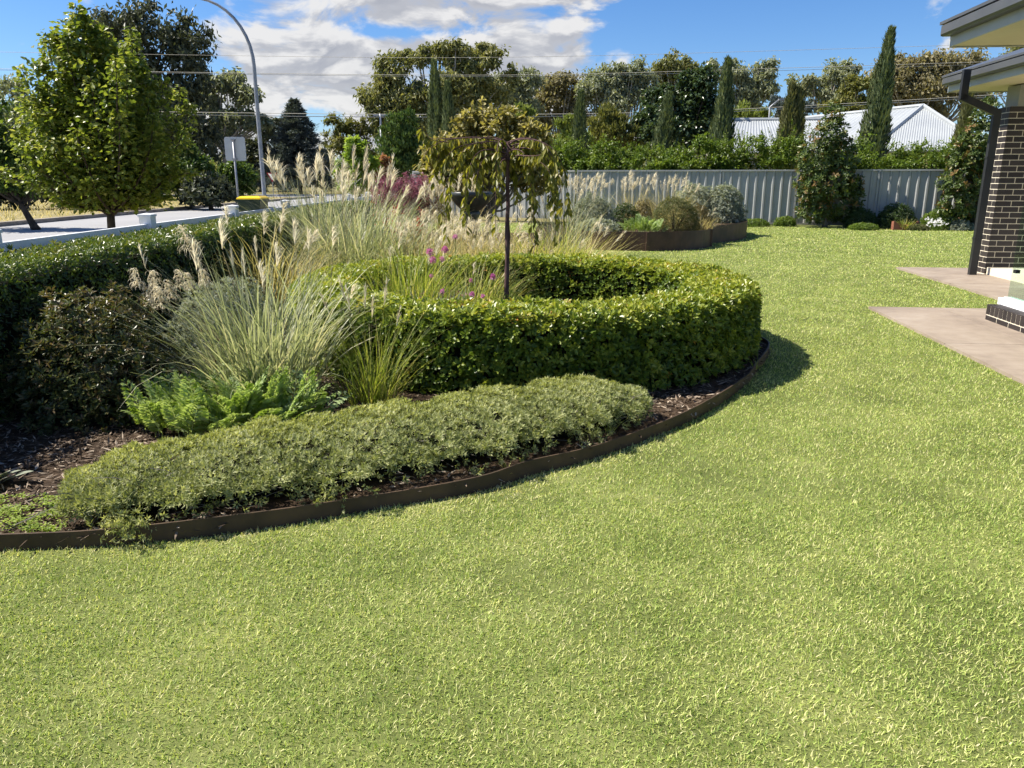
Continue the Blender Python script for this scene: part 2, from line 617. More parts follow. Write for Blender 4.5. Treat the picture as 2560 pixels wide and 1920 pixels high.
paved('patio_pavement', S1, [0, .80, 4.9, 9], [0, -2.1, -4.6, -7.1, -9.5], .030)
paved('porch_pavement', S2, [0, 2.4, 9], [0, -2.1, -4.25], .034)

# ================================================================== steel edging along the lawn
def ribbon(g, line, z0, z1, th, tint=.5):
    """upright steel strip along a line, th thick"""
    P = np.asarray(line, float)[:, :2]
    T = nrm(np.gradient(P, axis=0)); Nn = np.stack([-T[:, 1], T[:, 0]], 1) * th
    n = len(P)
    z0 = np.broadcast_to(np.asarray(z0, float), (n,)); z1 = np.broadcast_to(np.asarray(z1, float), (n,))
    ring = np.stack([np.c_[P, z0], np.c_[P, z1], np.c_[P + Nn, z1], np.c_[P + Nn, z0]], 1)
    F = []
    for i in range(n - 1):
        for k in range(4):
            a, b = i * 4 + k, i * 4 + (k + 1) % 4
            F.append((a, a + 4, b + 4, b))
    F += [(0, 1, 2, 3), (n * 4 - 1, n * 4 - 2, n * 4 - 3, n * 4 - 4)]
    g.add(ring.reshape(-1, 3), F4=F, tint=tint)


ed_n = int(np.argmax(edge[:, 1] > 12.0))
ed = thing('garden_edging', 'low brown steel edging strip curving between lawn and garden bed', 'edging', (*edge[0], 0))
cuts = [0, 14, 50, 78, ed_n]
for i in range(4):
    g = Geo()
    seg = edge[cuts[i]:cuts[i + 1] + 1].copy()
    top = .080 + .006 * np.sin((np.arange(len(seg)) + cuts[i]) * .35)
    ribbon(g, seg, -.03, top, .010)
    o = obj('edging_strip', g.mesh('edging_strip', offset=(*edge[0], 0)), M['steel'], ed)
# ================================================================== raised beds of rusted steel sheet
def raised_bed(label, poly, h, loc, seams):
    t_ = thing('raised_garden_bed', label, 'garden bed', (*loc, 0))
    P = np.array(list(poly) + [poly[0]], float)
    ks = [0] + seams + [len(P) - 1]
    for a, b in zip(ks[:-1], ks[1:]):
        g = Geo()
        ln = smooth_line(P[a:b + 1], 5) if b - a > 1 else P[a:b + 1]
        ribbon(g, ln[::-1], -.05, h, -.012)
        obj('side_sheet', g.mesh('side_sheet', offset=(*loc, 0)), M['corten'], t_)
    for k in seams:
        g = Geo(); x, y = P[k]
        box(g, (x - .03, y - .03, -.02), (x + .03, y + .012, h - .01))
        obj('joint_bracket', g.mesh('joint_bracket', offset=(*loc, 0)), M['corten'], t_)
    import bmesh
    bm = bmesh.new()
    bm.faces.new([bm.verts.new((x - loc[0], y - loc[1], h - .07)) for x, y in poly])
    bmesh.ops.triangulate(bm, faces=bm.faces[:])
    me = bpy.data.meshes.new('soil'); bm.to_mesh(me); bm.free()
    obj('soil', me, M['mulch'], t_)
    return t_


RB1 = [(.55, 17.9), (1.3, 17.05), (2.05, 16.65), (2.86, 16.48), (3.6, 16.65), (4.15, 17.05), (4.48, 17.6), (4.42, 18.6), (3.6, 20.3), (1.0, 20.3)]
RB2 = [(4.62, 18.35), (5.55, 19.3), (6.15, 20.5), (6.42, 21.9), (6.2, 23.6), (4.3, 23.6), (3.7, 20.6)]
raised_bed('long low raised bed of rusted steel nearest the lawn, with lime ferns', RB1, .40, (2.6, 18.4), [3, 6, 8])
raised_bed('rusted steel raised bed under the silver shrub beside the fence', RB2, .42, (5.2, 21.2), [3, 4])

# ================================================================== grey steel fence at the back
FP0 = np.array(at(1797, 500, 26.0))[:2]
fdir = nrm(np.array([1, -.30])); fn = np.array([fdir[1], -fdir[0]])       # fn points at the lawn


def fence_panel_mesh(W_, h0, h1):
    g = Geo()
    prof, x, k = [], 0.0, 0
    while x < W_ - 1e-6:                               # trapezoid ribs
        for dx, d in ((0, 0), (.028, .034), (.075, .034), (.103, 0)):
            if x + dx < W_: prof.append((x + dx, d))
        x += .2625
    prof.append((W_, 0))
    P = np.array(prof)
    n = len(P)
    V = np.concatenate([np.c_[P[:, 0], -P[:, 1], np.full(n, h0)], np.c_[P[:, 0], -P[:, 1], np.full(n, h1)]])
    g.add(V, F4=[(i, i + 1, n + i + 1, n + i) for i in range(n - 1)])
    return g.mesh('fence_panel')


fence_t = thing('steel_fence', 'grey ribbed steel boundary fence behind the lawn with flat top rail', 'fence', (*FP0, 0), math.atan2(fdir[1], fdir[0]))
PW, FH = 2.37, 1.76
pm = fence_panel_mesh(PW - .06, .10, FH - .05)
pm.materials.append(M['fence'])
gp = Geo(); box(gp, (-.028, -.045, -.2), (.028, .03, FH)); post_me = gp.mesh('fence_post'); post_me.materials.append(M['fence'])
gp = Geo(); box(gp, (.03, -.055, FH - .055), (PW - .03, .028, FH - .004)); rail_me = gp.mesh('top_rail'); rail_me.materials.append(M['fence'])
gp = Geo(); box(gp, (.03, -.050, .045), (PW - .03, .024, .104)); rail2_me = gp.mesh('bottom_rail'); rail2_me.materials.append(M['fence'])
for i in range(-2, 5):
    obj('fence_post', post_me, None, fence_t, (i * PW, 0, 0))
    if i < 4:
        obj('fence_panel', pm, None, fence_t, (i * PW + .03, 0, 0))
        obj('top_rail', rail_me, None, fence_t, (i * PW, 0, 0))
        obj('bottom_rail', rail2_me, None, fence_t, (i * PW, 0, 0))
FL = FP0 - fdir * 2 * PW                                # corner, then the fence turns away to the left
d2 = nrm(np.array([-1.0, .62]))
side_t = thing('steel_fence', 'short end of the grey ribbed fence turning away behind pale plumes', 'fence', (*(FL + d2 * .07), 0), math.atan2(d2[1], d2[0]) + pi)
for i in range(1, 4):
    obj('fence_panel', pm, None, side_t, (-i * PW + .03, 0, 0))
    obj('top_rail', rail_me, None, side_t, (-i * PW, 0, 0))
    obj('fence_post', post_me, None, side_t, (-i * PW, 0, 0))

# ================================================================== white rail fence behind the clipped hedge
wf = thing('white_rail_fence', 'low white painted fence rail with square posts behind clipped hedge', 'fence', (-4.06, 6.0, 0))
g = Geo()
for y0, y1 in ((-3.0, 30.0),):
    box(g, (-.025, y0 - 6.0, .87), (.025, y1 - 6.0, 1.005))
obj('rail', g.mesh('rail'), M['white_paint'], wf)
g = Geo(); box(g, (-.025, -9.0, .45), (.025, 24.0, .59)); obj('rail', g.mesh('rail'), M['white_paint'], wf)
g = Geo(); box(g, (-.065, -.065, -.06), (.065, .065, 1.085)); pme = g.mesh('post'); pme.materials.append(M['white_paint'])
g = Geo()
g.add([(-.074, -.074, 1.085), (.074, -.074, 1.085), (.074, .074, 1.085), (-.074, .074, 1.085), (-.074, -.074, 1.11), (.074, -.074, 1.11), (.074, .074, 1.11), (-.074, .074, 1.11), (0, 0, 1.125)],
      F4=[(0, 3, 2, 1), (0, 1, 5, 4), (1, 2, 6, 5), (2, 3, 7, 6), (3, 0, 4, 7)], F3=[(4, 5, 8), (5, 6, 8), (6, 7, 8), (7, 4, 8)])
cme = g.mesh('post_cap'); cme.materials.append(M['white_paint'])
for i in range(-3, 7):
    p_ = obj('post', pme, None, wf, (0, 2.75 + i * 2.7, 0))
    obj('post_cap', cme, None, p_)

# ================================================================== the house at the right
HO = np.array(at(2462, 672, 12.15))[:2]                 # near left corner of the brick pier
house = thing('brick_house', 'dark brick house with cream mortar, grey gutters and pale eaves beside the lawn', 'house', (*HO, .034), -HA)
h0 = Vector((HO[0], HO[1], .034))
HM = Matrix.Translation(h0) @ Matrix.Rotation(-HA, 4, 'Z')
HI = HM.inverted()


def hl(x, y, z=0.0):
    """world -> house frame"""
    return HI @ Vector((x, y, z))


B_S = bevel_box_mesh('brick', .230, .110, .076); B_S.materials.append(M['brick'])
B_R = bevel_box_mesh('brick', .110, .230, .076); B_R.materials.append(M['brick'])
B_H = bevel_box_mesh('brick', .110, .110, .076); B_H.materials.append(M['brick'])
NC = 29
g = Geo(); box(g, (.004, .004, 0), (.946, .346, NC * .086 + .004))
pier = obj('brick_pier', g.mesh('brick_pier'), M['mortar'], house)
for i in range(NC):
    z = .012 + i * .086
    if i % 2 == 0:
        for x in (0, .24, .48, .72): obj('brick', B_S, None, pier, (x, 0, z))
        obj('brick', B_R, None, pier, (0, .12, z))
    else:
        obj('brick', B_R, None, pier, (0, 0, z))
        for x in (.12, .36, .60): obj('brick', B_S, None, pier, (x, 0, z))
        obj('brick', B_H, None, pier, (.84, 0, z)); obj('brick', B_H, None, pier, (0, .24, z))
g = Geo(); box(g, (.09, -.02, NC * .086 + .006), (1.3, .36, 2.80))
obj('cladding_panel', g.mesh('cladding_panel'), M['panel'], house)
# tiled step that runs from the pier towards the patio
g = Geo(); box(g, (.03, -5.0, -.03), (1.8, -.005, .11))
obj('porch_step', g.mesh('porch_step'), M['mortar'], house)
# downpipe with its offset under the gutter
DP = hl(*at(2443, 600, 12.1)[:2])
g = Geo()
dx, dy = DP.x, DP.y
box(g, (dx - .052, dy - .038, 0), (dx + .052, dy + .038, 2.42))
GX = -.72
path = [(dx, 2.40), (GX, 2.62), (GX, 2.98)]
for (xa, za), (xb, zb) in zip(path[:-1], path[1:]):
    v = np.array([xb - xa, zb - za]); v = v / np.linalg.norm(v); n2 = np.array([-v[1], v[0]]) * .05
    q = [np.array([xa, za]) - n2 - v * .03, np.array([xa, za]) + n2 - v * .03, np.array([xb, zb]) + n2 + v * .03, np.array([xb, zb]) - n2 + v * .03]
    V = [(p[0], dy - .037, p[1]) for p in q] + [(p[0], dy + .037, p[1]) for p in q]
    g.add(V, F4=[(0, 1, 2, 3), (7, 6, 5, 4), (0, 4, 5, 1), (1, 5, 6, 2), (2, 6, 7, 3), (3, 7, 4, 0)])
obj('downpipe', g.mesh('downpipe'), M['dark_metal'], house)
for z in (.55, 1.75):
    g = Geo(); box(g, (dx - .060, dy - .045, z), (dx + .060, dy + .045, z + .025)); obj('pipe_clip', g.mesh('pipe_clip'), M['dark_metal'], house)


def eave(corner, length, depth, zt):
    """gutter, fascia, soffit and a roof sheet; corner = far outer end of the gutter, in the house frame"""
    cx, cy = corner.x, corner.y
    g = Geo()                                         # quad gutter: front, sole, back lip
    prof = [(0, zt), (0, zt - .085), (.02, zt - .105), (.105, zt - .105), (.105, zt - .01), (.098, zt - .01), (.098, zt - .095), (.024, zt - .095), (.008, zt - .08), (.008, zt)]
    n = len(prof)
    V = [(cx + a, cy, b) for a, b in prof] + [(cx + a, cy - length, b) for a, b in prof]
    g.add(V, F4=[(i, (i + 1) % n, n + (i + 1) % n, n + i) for i in range(n)])
    box(g, (cx + .004, cy - .004, zt - .10), (cx + .1, cy + .004, zt - .004))
    obj('gutter', g.mesh('gutter'), M['gutter'], house)
    g = Geo(); box(g, (cx + .108, cy - length, zt - .205), (cx + .132, cy - .012, zt - .012)); obj('fascia', g.mesh('fascia'), M['fascia'], house)
    g = Geo(); box(g, (cx + .108, cy - .010, zt - .215), (cx + depth, cy + .014, zt + .0)); obj('fascia', g.mesh('fascia'), M['fascia'], house)
    g = Geo(); box(g, (cx + .134, cy - length, zt - .200), (cx + depth, cy - .014, zt - .190)); obj('soffit', g.mesh('soffit'), M['soffit'], house)
    g = Geo()
    rise = math.tan(R(20))
    a, b = cx - .01, cx + depth
    V = [(a, cy + .03, zt + .012), (a, cy - length, zt + .012), (b, cy - length, zt + .012 + (b - a) * rise), (b, cy + .03 - min(depth, length) * .9, zt + .012 + (b - a) * rise)]
    V += [(x, y, z + .03) for x, y, z in V]
    V += [(b, cy + .03, zt + .012), (b, cy + .03, zt + .042)]
    g.add(V, F4=[(3, 2, 1, 0), (4, 5, 6, 7), (0, 1, 5, 4), (1, 2, 6, 5), (2, 3, 7, 6)], F3=[(0, 3, 8), (4, 9, 7)])
    obj('roof_sheet', g.mesh('roof_sheet'), M['gutter'], house)


E2 = hl(*at(2357, 197, 13.3)[:2]); E1 = hl(*at(2354, 65, 8.83)[:2])
eave(E2, 4.4, 3.2, 3.05 - .034)
eave(E1, 8.2, 4.6, 3.05 - .034)
# glazed corner: brick-on-edge sill, white frame, frameless glass
GO = hl(*ground(2462, 797, .034)[:2])
gx, gy = GO.x, GO.y
B_E = bevel_box_mesh('brick', .23, .076, .105); B_E.materials.append(M['brick'])
g = Geo(); box(g, (gx + .006, gy - 4.2, -.03), (gx + .24, gy - .004, .152))
sill = obj('brick_sill', g.mesh('brick_sill'), M['mortar'], house)
y = gy - .076
while y > gy - 2.6:
    obj('brick', B_E, None, sill, (gx, y, .055), (0, 0, 0)); y -= .086
y = gy - .23
while y > gy - 2.6:
    o = obj('brick', B_R, None, sill, (gx + .002, y, -.032)); y -= .24
g = Geo(); box(g, (gx + .13, gy - 4.2, .156), (gx + .27, gy + .06, .225)); box(g, (gx + .18, gy - 4.2, .225), (gx + .26, gy + .045, .236))
obj('window_frame', g.mesh('window_frame'), M['white_paint'], house)
g = Geo(); box(g, (gx + .205, gy - 4.2, .238), (gx + .217, gy + .02, 2.84))
obj('glass_pane', g.mesh('glass_pane'), M['glass'], house)
g = Geo(); box(g, (gx + .19, gy - .09, .50), (gx + .232, gy - .03, .535)); obj('glass_clip', g.mesh('glass_clip'), M['dark_metal'], house)
g = Geo(); box(g, (gx + .9, gy - 4.2, -.03), (gx + 1.0, gy - 1.0, 2.84)); obj('wall', g.mesh('wall'), M['panel'], house)

# ================================================================== the white roofed house behind the fence
def hip_slope(g, A, B, S, hl_, hr, z0, z1, per=.30, amp=.03):
    """corrugated roof slope: eave A->B, running up by vector S, hips cut by hl_ / hr metres at the ridge"""
    A, B, S = np.array(A, float), np.array(B, float), np.array(S, float)
    Wd = np.linalg.norm(B - A); u = (B - A) / Wd
    n = int(Wd / per) * 4
    xs = np.linspace(0, Wd, n + 1)
    k = np.arange(n + 1) % 4
    off = np.where((k == 1) | (k == 2), amp, 0)
    fr = np.ones(n + 1)
    if hl_ > 0: fr = np.minimum(fr, xs / hl_)
    if hr > 0: fr = np.minimum(fr, (Wd - xs) / hr)
    lo = A[None] + xs[:, None] * u[None]
    hi = lo + S[None] * fr[:, None]
    V = np.concatenate([np.c_[lo, z0 + off], np.c_[hi, z0 + (z1 - z0) * fr + off]])
    g.add(V, F4=[(i, i + 1, n + 1 + i + 1, n + 1 + i) for i in range(n)])


nh = thing('neighbour_house', 'neighbouring house with white corrugated hip roof beyond the fence', 'house', (*at(2250, 340, 40)[:2], 0))
no = np.array(nh.location)
ze = 2.75
PK = np.array(at(2308, 266, 41.5)); PL = np.array(at(2100, 279, 47))
zr = PK[2]
Aw = np.array(at(2176, 362, 37.3))[:2]; Bw = np.array(at(2470, 352, 35.2))[:2]      # front eave
back = nrm(PL[:2] - PK[:2])
def lo_(v): return (v[0] - no[0], v[1] - no[1], v[2])
g = Geo()
# main roof: a hip end facing us, long slopes left and right
def tri_slope(g, P, Q, T, n=46, amp=.022):
    """corrugated triangle: eave P->Q, apex T, ribs running up the fall of the roof"""
    P, Q, T = (np.array(v, float) for v in (P, Q, T))
    s = np.dot(T - P, Q - P) / np.dot(Q - P, Q - P)
    foot = P + s * (Q - P)
    xs = np.linspace(0, 1, n * 4 + 1); k = np.arange(n * 4 + 1) % 4
    off = np.where((k == 1) | (k == 2), amp, 0)
    fr = np.where(xs < s, xs / max(s, 1e-6), (1 - xs) / max(1 - s, 1e-6))
    lo = P + xs[:, None] * (Q - P)
    hi = lo + fr[:, None] * (T - foot)
    lo[:, 2] += off; hi[:, 2] += off
    m_ = n * 4 + 1
    g.add(np.concatenate([lo, hi]), F4=[(i, i + 1, m_ + i + 1, m_ + i) for i in range(m_ - 1)])
tri_slope(g, lo_((*Aw, ze)), lo_((*Bw, ze)), lo_(PK))
o = obj('roof', g.mesh('roof'), M['white_roof'], nh)
g = Geo()
far = PK + np.array([*(back * 9.0), 0])
AwB = Aw + (far[:2] - PK[:2]); BwB = Bw + (far[:2] - PK[:2])
n = 120; xs = np.linspace(0, 1, n + 1); k = np.arange(n + 1) % 4; off = np.where((k == 1) | (k == 2), .022, 0)
for (E0, E1_) in ((Aw, AwB), (Bw, BwB)):
    lo = np.c_[E0[None] + xs[:, None] * (E1_ - E0)[None], ze + off]
    hi = np.c_[PK[None, :2] + xs[:, None] * (far - PK)[None, :2], zr + off]
    V = np.concatenate([lo, hi]) - np.array([no[0], no[1], 0])
    g.add(V, F4=[(i, i + 1, n + 1 + i + 1, n + 1 + i) for i in range(n)])
obj('roof', g.mesh('roof'), M['white_roof'], nh)
for nm, ends in (('ridge_cap', (PK, far)), ('ridge_cap', (PK, np.array([*Aw, ze]))), ('ridge_cap', (PK, np.array([*Bw, ze])))):
    g = Geo(); tube(g, [lo_(ends[0] + [0, 0, .04]), lo_(ends[1] + [0, 0, .04])], .11, 6); obj(nm, g.mesh(nm), M['white_roof'], nh)
# left wing: ridge across the view, slope to us
WA, WB = np.array(at(1780, 366, 39.0)), np.array(at(2180, 362, 38.2))
RA, RBb = np.array(at(1822, 301, 43.0)), np.array(at(2060, 300, 42.5))
g = Geo()
V0, V1, V2, V3 = (np.array([*WA[:2], ze]), np.array([*WB[:2], ze]), RBb, RA)
n = 160; xs = np.linspace(0, 1, n + 1); k = np.arange(n + 1) % 4; off = np.where((k == 1) | (k == 2), .022, 0)
lo = V0 + xs[:, None] * (V1 - V0); hi = V3 + xs[:, None] * (V2 - V3)
lo[:, 2] += off; hi[:, 2] += off
g.add(np.concatenate([lo, hi]) - np.array([no[0], no[1], 0]), F4=[(i, i + 1, n + 1 + i + 1, n + 1 + i) for i in range(n)])
bk = np.array([0, 5.0, -1.6])
g.add(np.array([V3, V2, V2 + bk, V3 + bk]) - np.array([no[0], no[1], 0]), F4=[(0, 1, 2, 3)])
obj('roof', g.mesh('roof'), M['white_roof'], nh)
for ends in ((V3, V2), (V2, V1)):
    g = Geo(); tube(g, [lo_(ends[0] + [0, 0, .04]), lo_(ends[1] + [0, 0, .04])], .10, 6); obj('ridge_cap', g.mesh('ridge_cap'), M['white_roof'], nh)
g = Geo()
def wall(g, p, q, z):
    g.add([lo_((*p, -.05)), lo_((*q, -.05)), lo_((*q, z)), lo_((*p, z))], F4=[(0, 1, 2, 3)])
wall(g, Aw + [.3, .4], Bw + [-.3, .4], 2.7); wall(g, Bw + [-.3, .4], BwB + [-.3, 0], 2.7); wall(g, AwB + [.3, 0], Aw + [.3, .4], 2.7)
wall(g, WA[:2] + [.4, .5], WB[:2] + [-.4, .5], 2.7); wall(g, WA[:2] + [.4, 7], WA[:2] + [.4, .5], 2.7)
obj('wall', g.mesh('wall'), M['wall_render'], nh)
g = Geo()
tube(g, [lo_((*(Aw), ze - .06)), lo_((*(Bw), ze - .06))], .07, 6); tube(g, [lo_((*WA[:2], ze - .06)), lo_((*WB[:2], ze - .06))], .07, 6)
obj('gutter', g.mesh('gutter'), M['white_roof'], nh)

# ================================================================== street furniture
def pole_thing(name, label, cat, x, y):
    return thing(name, label, cat, (x, y, -.03))


lx, ly, _ = at(662, 500, 27.0)
lamp = pole_thing('street_lamp', 'tall galvanised street lamp pole with curved arm reaching out of view', 'street lamp', lx, ly)
g = Geo()
P = [(0, 0, 0), (0, 0, .02), (0, 0, 3.0), (0, 0, 5.1)]
arc = [(-.95 * (1 - cos(a)) * 1.9, 0, 5.1 + 2.0 * sin(a)) for a in np.linspace(.12, 1.45, 9)]
arc += [(arc[-1][0] - 1.0, 0, arc[-1][2] + .12)]
ptsl = np.array(P + arc)
rad = np.interp(np.arange(len(ptsl)), [0, 3, len(ptsl) - 1], [.085, .062, .032])
tube(g, ptsl, rad, 10)
obj('pole', g.mesh('pole', True), M['galv'], lamp)
g = Geo(); box(g, (arc[-1][0] - .7, -.12, arc[-1][2] - .05), (arc[-1][0] + .05, .12, arc[-1][2] + .07)); obj('lamp_head', g.mesh('lamp_head'), M['galv'], lamp)
g = Geo(); tube(g, [(0, 0, 0), (0, 0, .05)], .17, 10); obj('base_plate', g.mesh('base_plate'), M['galv'], lamp)
for z in (4.15, 4.45):
    g = Geo(); box(g, (.05, -.02, z), (.11, .02, z + .03)); obj('step_bolt', g.mesh('step_bolt'), M['galv'], lamp)

sx_, sy_, _ = at(596, 500, 22.0)
sg = pole_thing('road_sign', 'rectangular road sign seen from its plain grey back on a slim pole', 'sign', sx_, sy_)
zt, zb = at(588, 342, 22.0).z, at(590, 402, 22.0).z
g = Geo(); tube(g, [(0, 0, 0), (0, 0, zt + .02 - .06)], .030, 8); obj('pole', g.mesh('pole', True), M['galv'], sg)
import bmesh
bm = bmesh.new()
w2, hgt = .285, zt - zb
cx0 = at(587, 372, 22).x - sx_
ring = []
for (qx, qz, a0) in ((w2 - .06, hgt / 2 - .06, 0), (-w2 + .06, hgt / 2 - .06, 90), (-w2 + .06, -hgt / 2 + .06, 180), (w2 - .06, -hgt / 2 + .06, 270)):
    for a in (0, 30, 60, 90):
        ring.append((qx + .06 * cos(R(a0 + a)), qz + .06 * sin(R(a0 + a))))
f = bm.faces.new([bm.verts.new((cx0 + a, .034, (zt + zb) / 2 + b + .03)) for a, b in ring])
r_ = bmesh.ops.extrude_face_region(bm, geom=[f])
for v in [e for e in r_['geom'] if isinstance(e, bmesh.types.BMVert)]: v.co.y += .006
bmesh.ops.recalc_face_normals(bm, faces=bm.faces[:])
me = bpy.data.meshes.new('sign_plate'); bm.to_mesh(me); bm.free()
obj('sign_plate', me, M['sign_back'], sg, rot=(0, 0, 0))
for z in (zt - .06, zb + .06):
    g = Geo(); box(g, (-.055, -.036, z), (.055, .036, z + .035)); obj('clamp', g.mesh('clamp'), M['galv'], sg)

gx_, gy_, gz_ = at(680, 442, 64.0)
gs = pole_thing('give_way_sign', 'small red and white give way triangle far down the road', 'sign', gx_, gy_)
def tri(s, y, c):
    return [(-s, y, c + s * .577), (s, y, c + s * .577), (0, y, c - s * 1.155)]
for nm, s, y, mt in (('border', .42, 0.0, M['red']), ('face', .30, -.012, M['white_paint'])):
    g = Geo(); V = tri(s, y, gz_ + .1) + tri(s, y + .008, gz_ + .1)
    g.add(V, F3=[(0, 2, 1), (3, 4, 5)], F4=[(0, 1, 4, 3), (1, 2, 5, 4), (2, 0, 3, 5)]); obj(nm, g.mesh(nm), mt, gs)
g = Geo(); tube(g, [(0, .05, 0), (0, .05, gz_ + .3)], .035, 8); obj('pole', g.mesh('pole'), M['galv'], gs)

bx_, by_, _ = at(634, 520, 20.5)
bn = pole_thing('wheelie_bin', 'dark green wheelie bin with bright yellow lid beside the lamp pole', 'bin', bx_, by_)
g = Geo()
lo4 = [(-.24, -.26), (.24, -.26), (.24, .26), (-.24, .26)]; hi4 = [(-.29, -.34), (.29, -.34), (.29, .34), (-.29, .34)]
V = [(a, b, .06) for a, b in lo4] + [(a, b, 1.0) for a, b in hi4]
g.add(V, F4=[(0, 3, 2, 1), (4, 5, 6, 7), (0, 1, 5, 4), (1, 2, 6, 5), (2, 3, 7, 6), (3, 0, 4, 7)])
box(g, (-.305, -.355, .95), (.305, .355, .998))
obj('body', g.mesh('body'), M['bin_green'], bn)
g = Geo()
V = [(-.31, -.37, 1.003), (.31, -.37, 1.003), (.31, .40, 1.003), (-.31, .40, 1.003), (-.30, -.36, 1.035), (.30, -.36, 1.035), (.30, .38, 1.035), (-.30, .38, 1.035), (-.24, -.26, 1.075), (.24, -.26, 1.075), (.24, .3, 1.075), (-.24, .3, 1.075)]
g.add(V, F4=[(0, 3, 2, 1), (0, 1, 5, 4), (1, 2, 6, 5), (2, 3, 7, 6), (3, 0, 4, 7), (4, 5, 9, 8), (5, 6, 10, 9), (6, 7, 11, 10), (7, 4, 8, 11), (8, 9, 10, 11)])
obj('lid', g.mesh('lid'), M['bin_yellow'], bn)
g = Geo(); tube(g, [(-.3, .40, .97), (.3, .40, .97)], .02, 6); obj('handle', g.mesh('handle'), M['bin_green'], bn)
for s in (-1, 1):
    g = Geo(); tube(g, [(s * .25, .27, .1), (s * .31, .27, .1)], .1, 12); obj('wheel', g.mesh('wheel'), M['black_rubber'], bn)

ux, uy, _ = at(957, 440, 58.0)
up = pole_thing('utility_pole', 'slim grey pole rising in front of distant gum trees', 'pole', ux, uy)
g = Geo(); tube(g, [(0, 0, 0), (0, 0, 5.95)], [.11, .07], 8); obj('pole', g.mesh('pole', True), M['galv'], up)
g = Geo(); box(g, (-.5, -.05, 5.8), (.5, .05, 5.9)); obj('crossarm', g.mesh('crossarm'), M['galv'], up)
fx_, fy_, _ = at(1925, 330, 58.0)
fl = pole_thing('street_lamp', 'far thin street lamp with bent arm above the white roof', 'street lamp', fx_, fy_)
e1, e2, e3 = at(1925, 268, 58), at(1932, 262, 58), at(1948, 249, 58)
e4 = at(1960, 247, 58)
g = Geo(); tube(g, [(0, 0, 0)] + [tuple(e - Vector((fx_, fy_, -.03))) for e in (e1, e2, e3)], [.09, .07, .06, .045], 8)
obj('pole', g.mesh('pole', True), M['galv'], fl)
g = Geo(); a = e3 - Vector((fx_, fy_, -.03)); box(g, (a.x - .05, -.12, a.z - .06), (a.x + .45, .12, a.z + .06)); obj('lamp_head', g.mesh('lamp_head'), M['galv'], fl)

WIRES = [('topmost thin overhead wire crossing the sky above the gum crowns', [(-700, 118), (0, 130), (380, 136), (980, 144), (1400, 141), (1900, 128), (2600, 106), (3200, 84)], .016),
         ('upper pair wire running past the gum crowns, higher of two', [(-700, 158), (0, 172), (420, 180), (980, 187), (1400, 186), (1900, 172), (2600, 150), (3200, 128)], .022),
         ('upper pair wire running past the gum crowns, lower of two', [(-700, 162), (0, 175), (420, 182.5), (980, 190.5), (1400, 190), (1900, 178), (2600, 156), (3200, 132)], .018),
         ('lower overhead wire at mid height of the trees, higher of two', [(-700, 262), (0, 272), (370, 279), (860, 285), (1300, 286), (1700, 279), (2000, 265), (2420, 241), (3200, 190)], .028),
         ('lower overhead wire at mid height of the trees, lower of two', [(-700, 268), (0, 278), (370, 285), (860, 292), (1300, 292), (1700, 284), (2000, 270), (2420, 246), (3200, 196)], .034)]
for lab, pts, r_ in WIRES:
    L_ = smooth_line([at(px, py, 61.0) for px, py in pts], 6)
    g = Geo(); tube(g, L_, r_ * .75, 5)
    o = obj('overhead_wire', g.mesh('overhead_wire', offset=L_[0]), M['wire'], loc=L_[0])
    tag(o, lab, 'wire', 'overhead wires')

# ================================================================== foliage materials
LM = {}
LM['pear'] = leaf_mat('pear_leaf', [(.040, .064, .010), (.080, .112, .017), (.135, .160, .030), (.24, .24, .08)], .40, .40, .40)
LM['round_tree'] = leaf_mat('round_tree_leaf', [(.022, .042, .010), (.045, .078, .015), (.09, .125, .03)], .32, .45, .3)
LM['lime'] = leaf_mat('lime_leaf', [(.08, .13, .02), (.15, .21, .035), (.24, .29, .06)], .45, .5, .25)
LM['gum_dark'] = leaf_mat('dark_gum_leaf', [(.020, .027, .015), (.045, .054, .032), (.090, .098, .062)], .2, .5, .3)
LM['gum'] = leaf_mat('gum_leaf', [(.060, .068, .026), (.115, .12, .045), (.18, .17, .075)], .3, .5, .3, gain=1.8)
LM['gum_grey'] = leaf_mat('grey_gum_leaf', [(.080, .092, .058), (.145, .158, .10), (.21, .22, .15)], .3, .5, .3, gain=1.7)
LM['gum_brown'] = leaf_mat('brown_gum_leaf', [(.080, .074, .042), (.14, .125, .068), (.21, .185, .11)], .3, .55, .25, gain=1.7)
LM['cypress'] = leaf_mat('cypress_leaf', [(.032, .046, .022), (.065, .084, .038), (.12, .135, .062)], .16, .6, .2, gain=1.9)
LM['cypress_warm'] = leaf_mat('warm_cypress_leaf', [(.042, .048, .020), (.080, .085, .034), (.14, .13, .058)], .16, .6, .2, gain=1.8)
LM['cedar'] = leaf_mat('blue_cedar_needle', [(.030, .040, .038), (.070, .085, .083), (.15, .17, .165)], .12, .55, .25)
LM['pine'] = leaf_mat('soft_pine', [(.030, .055, .016), (.060, .098, .026), (.12, .16, .045)], .2, .55, .2)
LM['pine_light'] = leaf_mat('light_pine', [(.075, .10, .025), (.13, .16, .04), (.20, .22, .07)], .3, .55, .2)
LM['olive'] = leaf_mat('olive_tree_leaf', [(.055, .065, .018), (.10, .105, .030), (.16, .15, .05)], .3, .5, .2)
LM['poplar'] = leaf_mat('dark_glossy_leaf', [(.018, .034, .014), (.038, .062, .024), (.075, .10, .045)], .22, .3, .55)
LM['rust'] = leaf_mat('rust_leaf', [(.12, .055, .025), (.22, .10, .05), (.26, .17, .08)], .35, .5, .2, tcol=(1, .9, .6))
LM['bronze'] = leaf_mat('bronze_leaf', [(.060, .060, .016), (.115, .105, .030), (.19, .165, .058), (.30, .265, .13)], .34, .42, .4, gain=1.7)
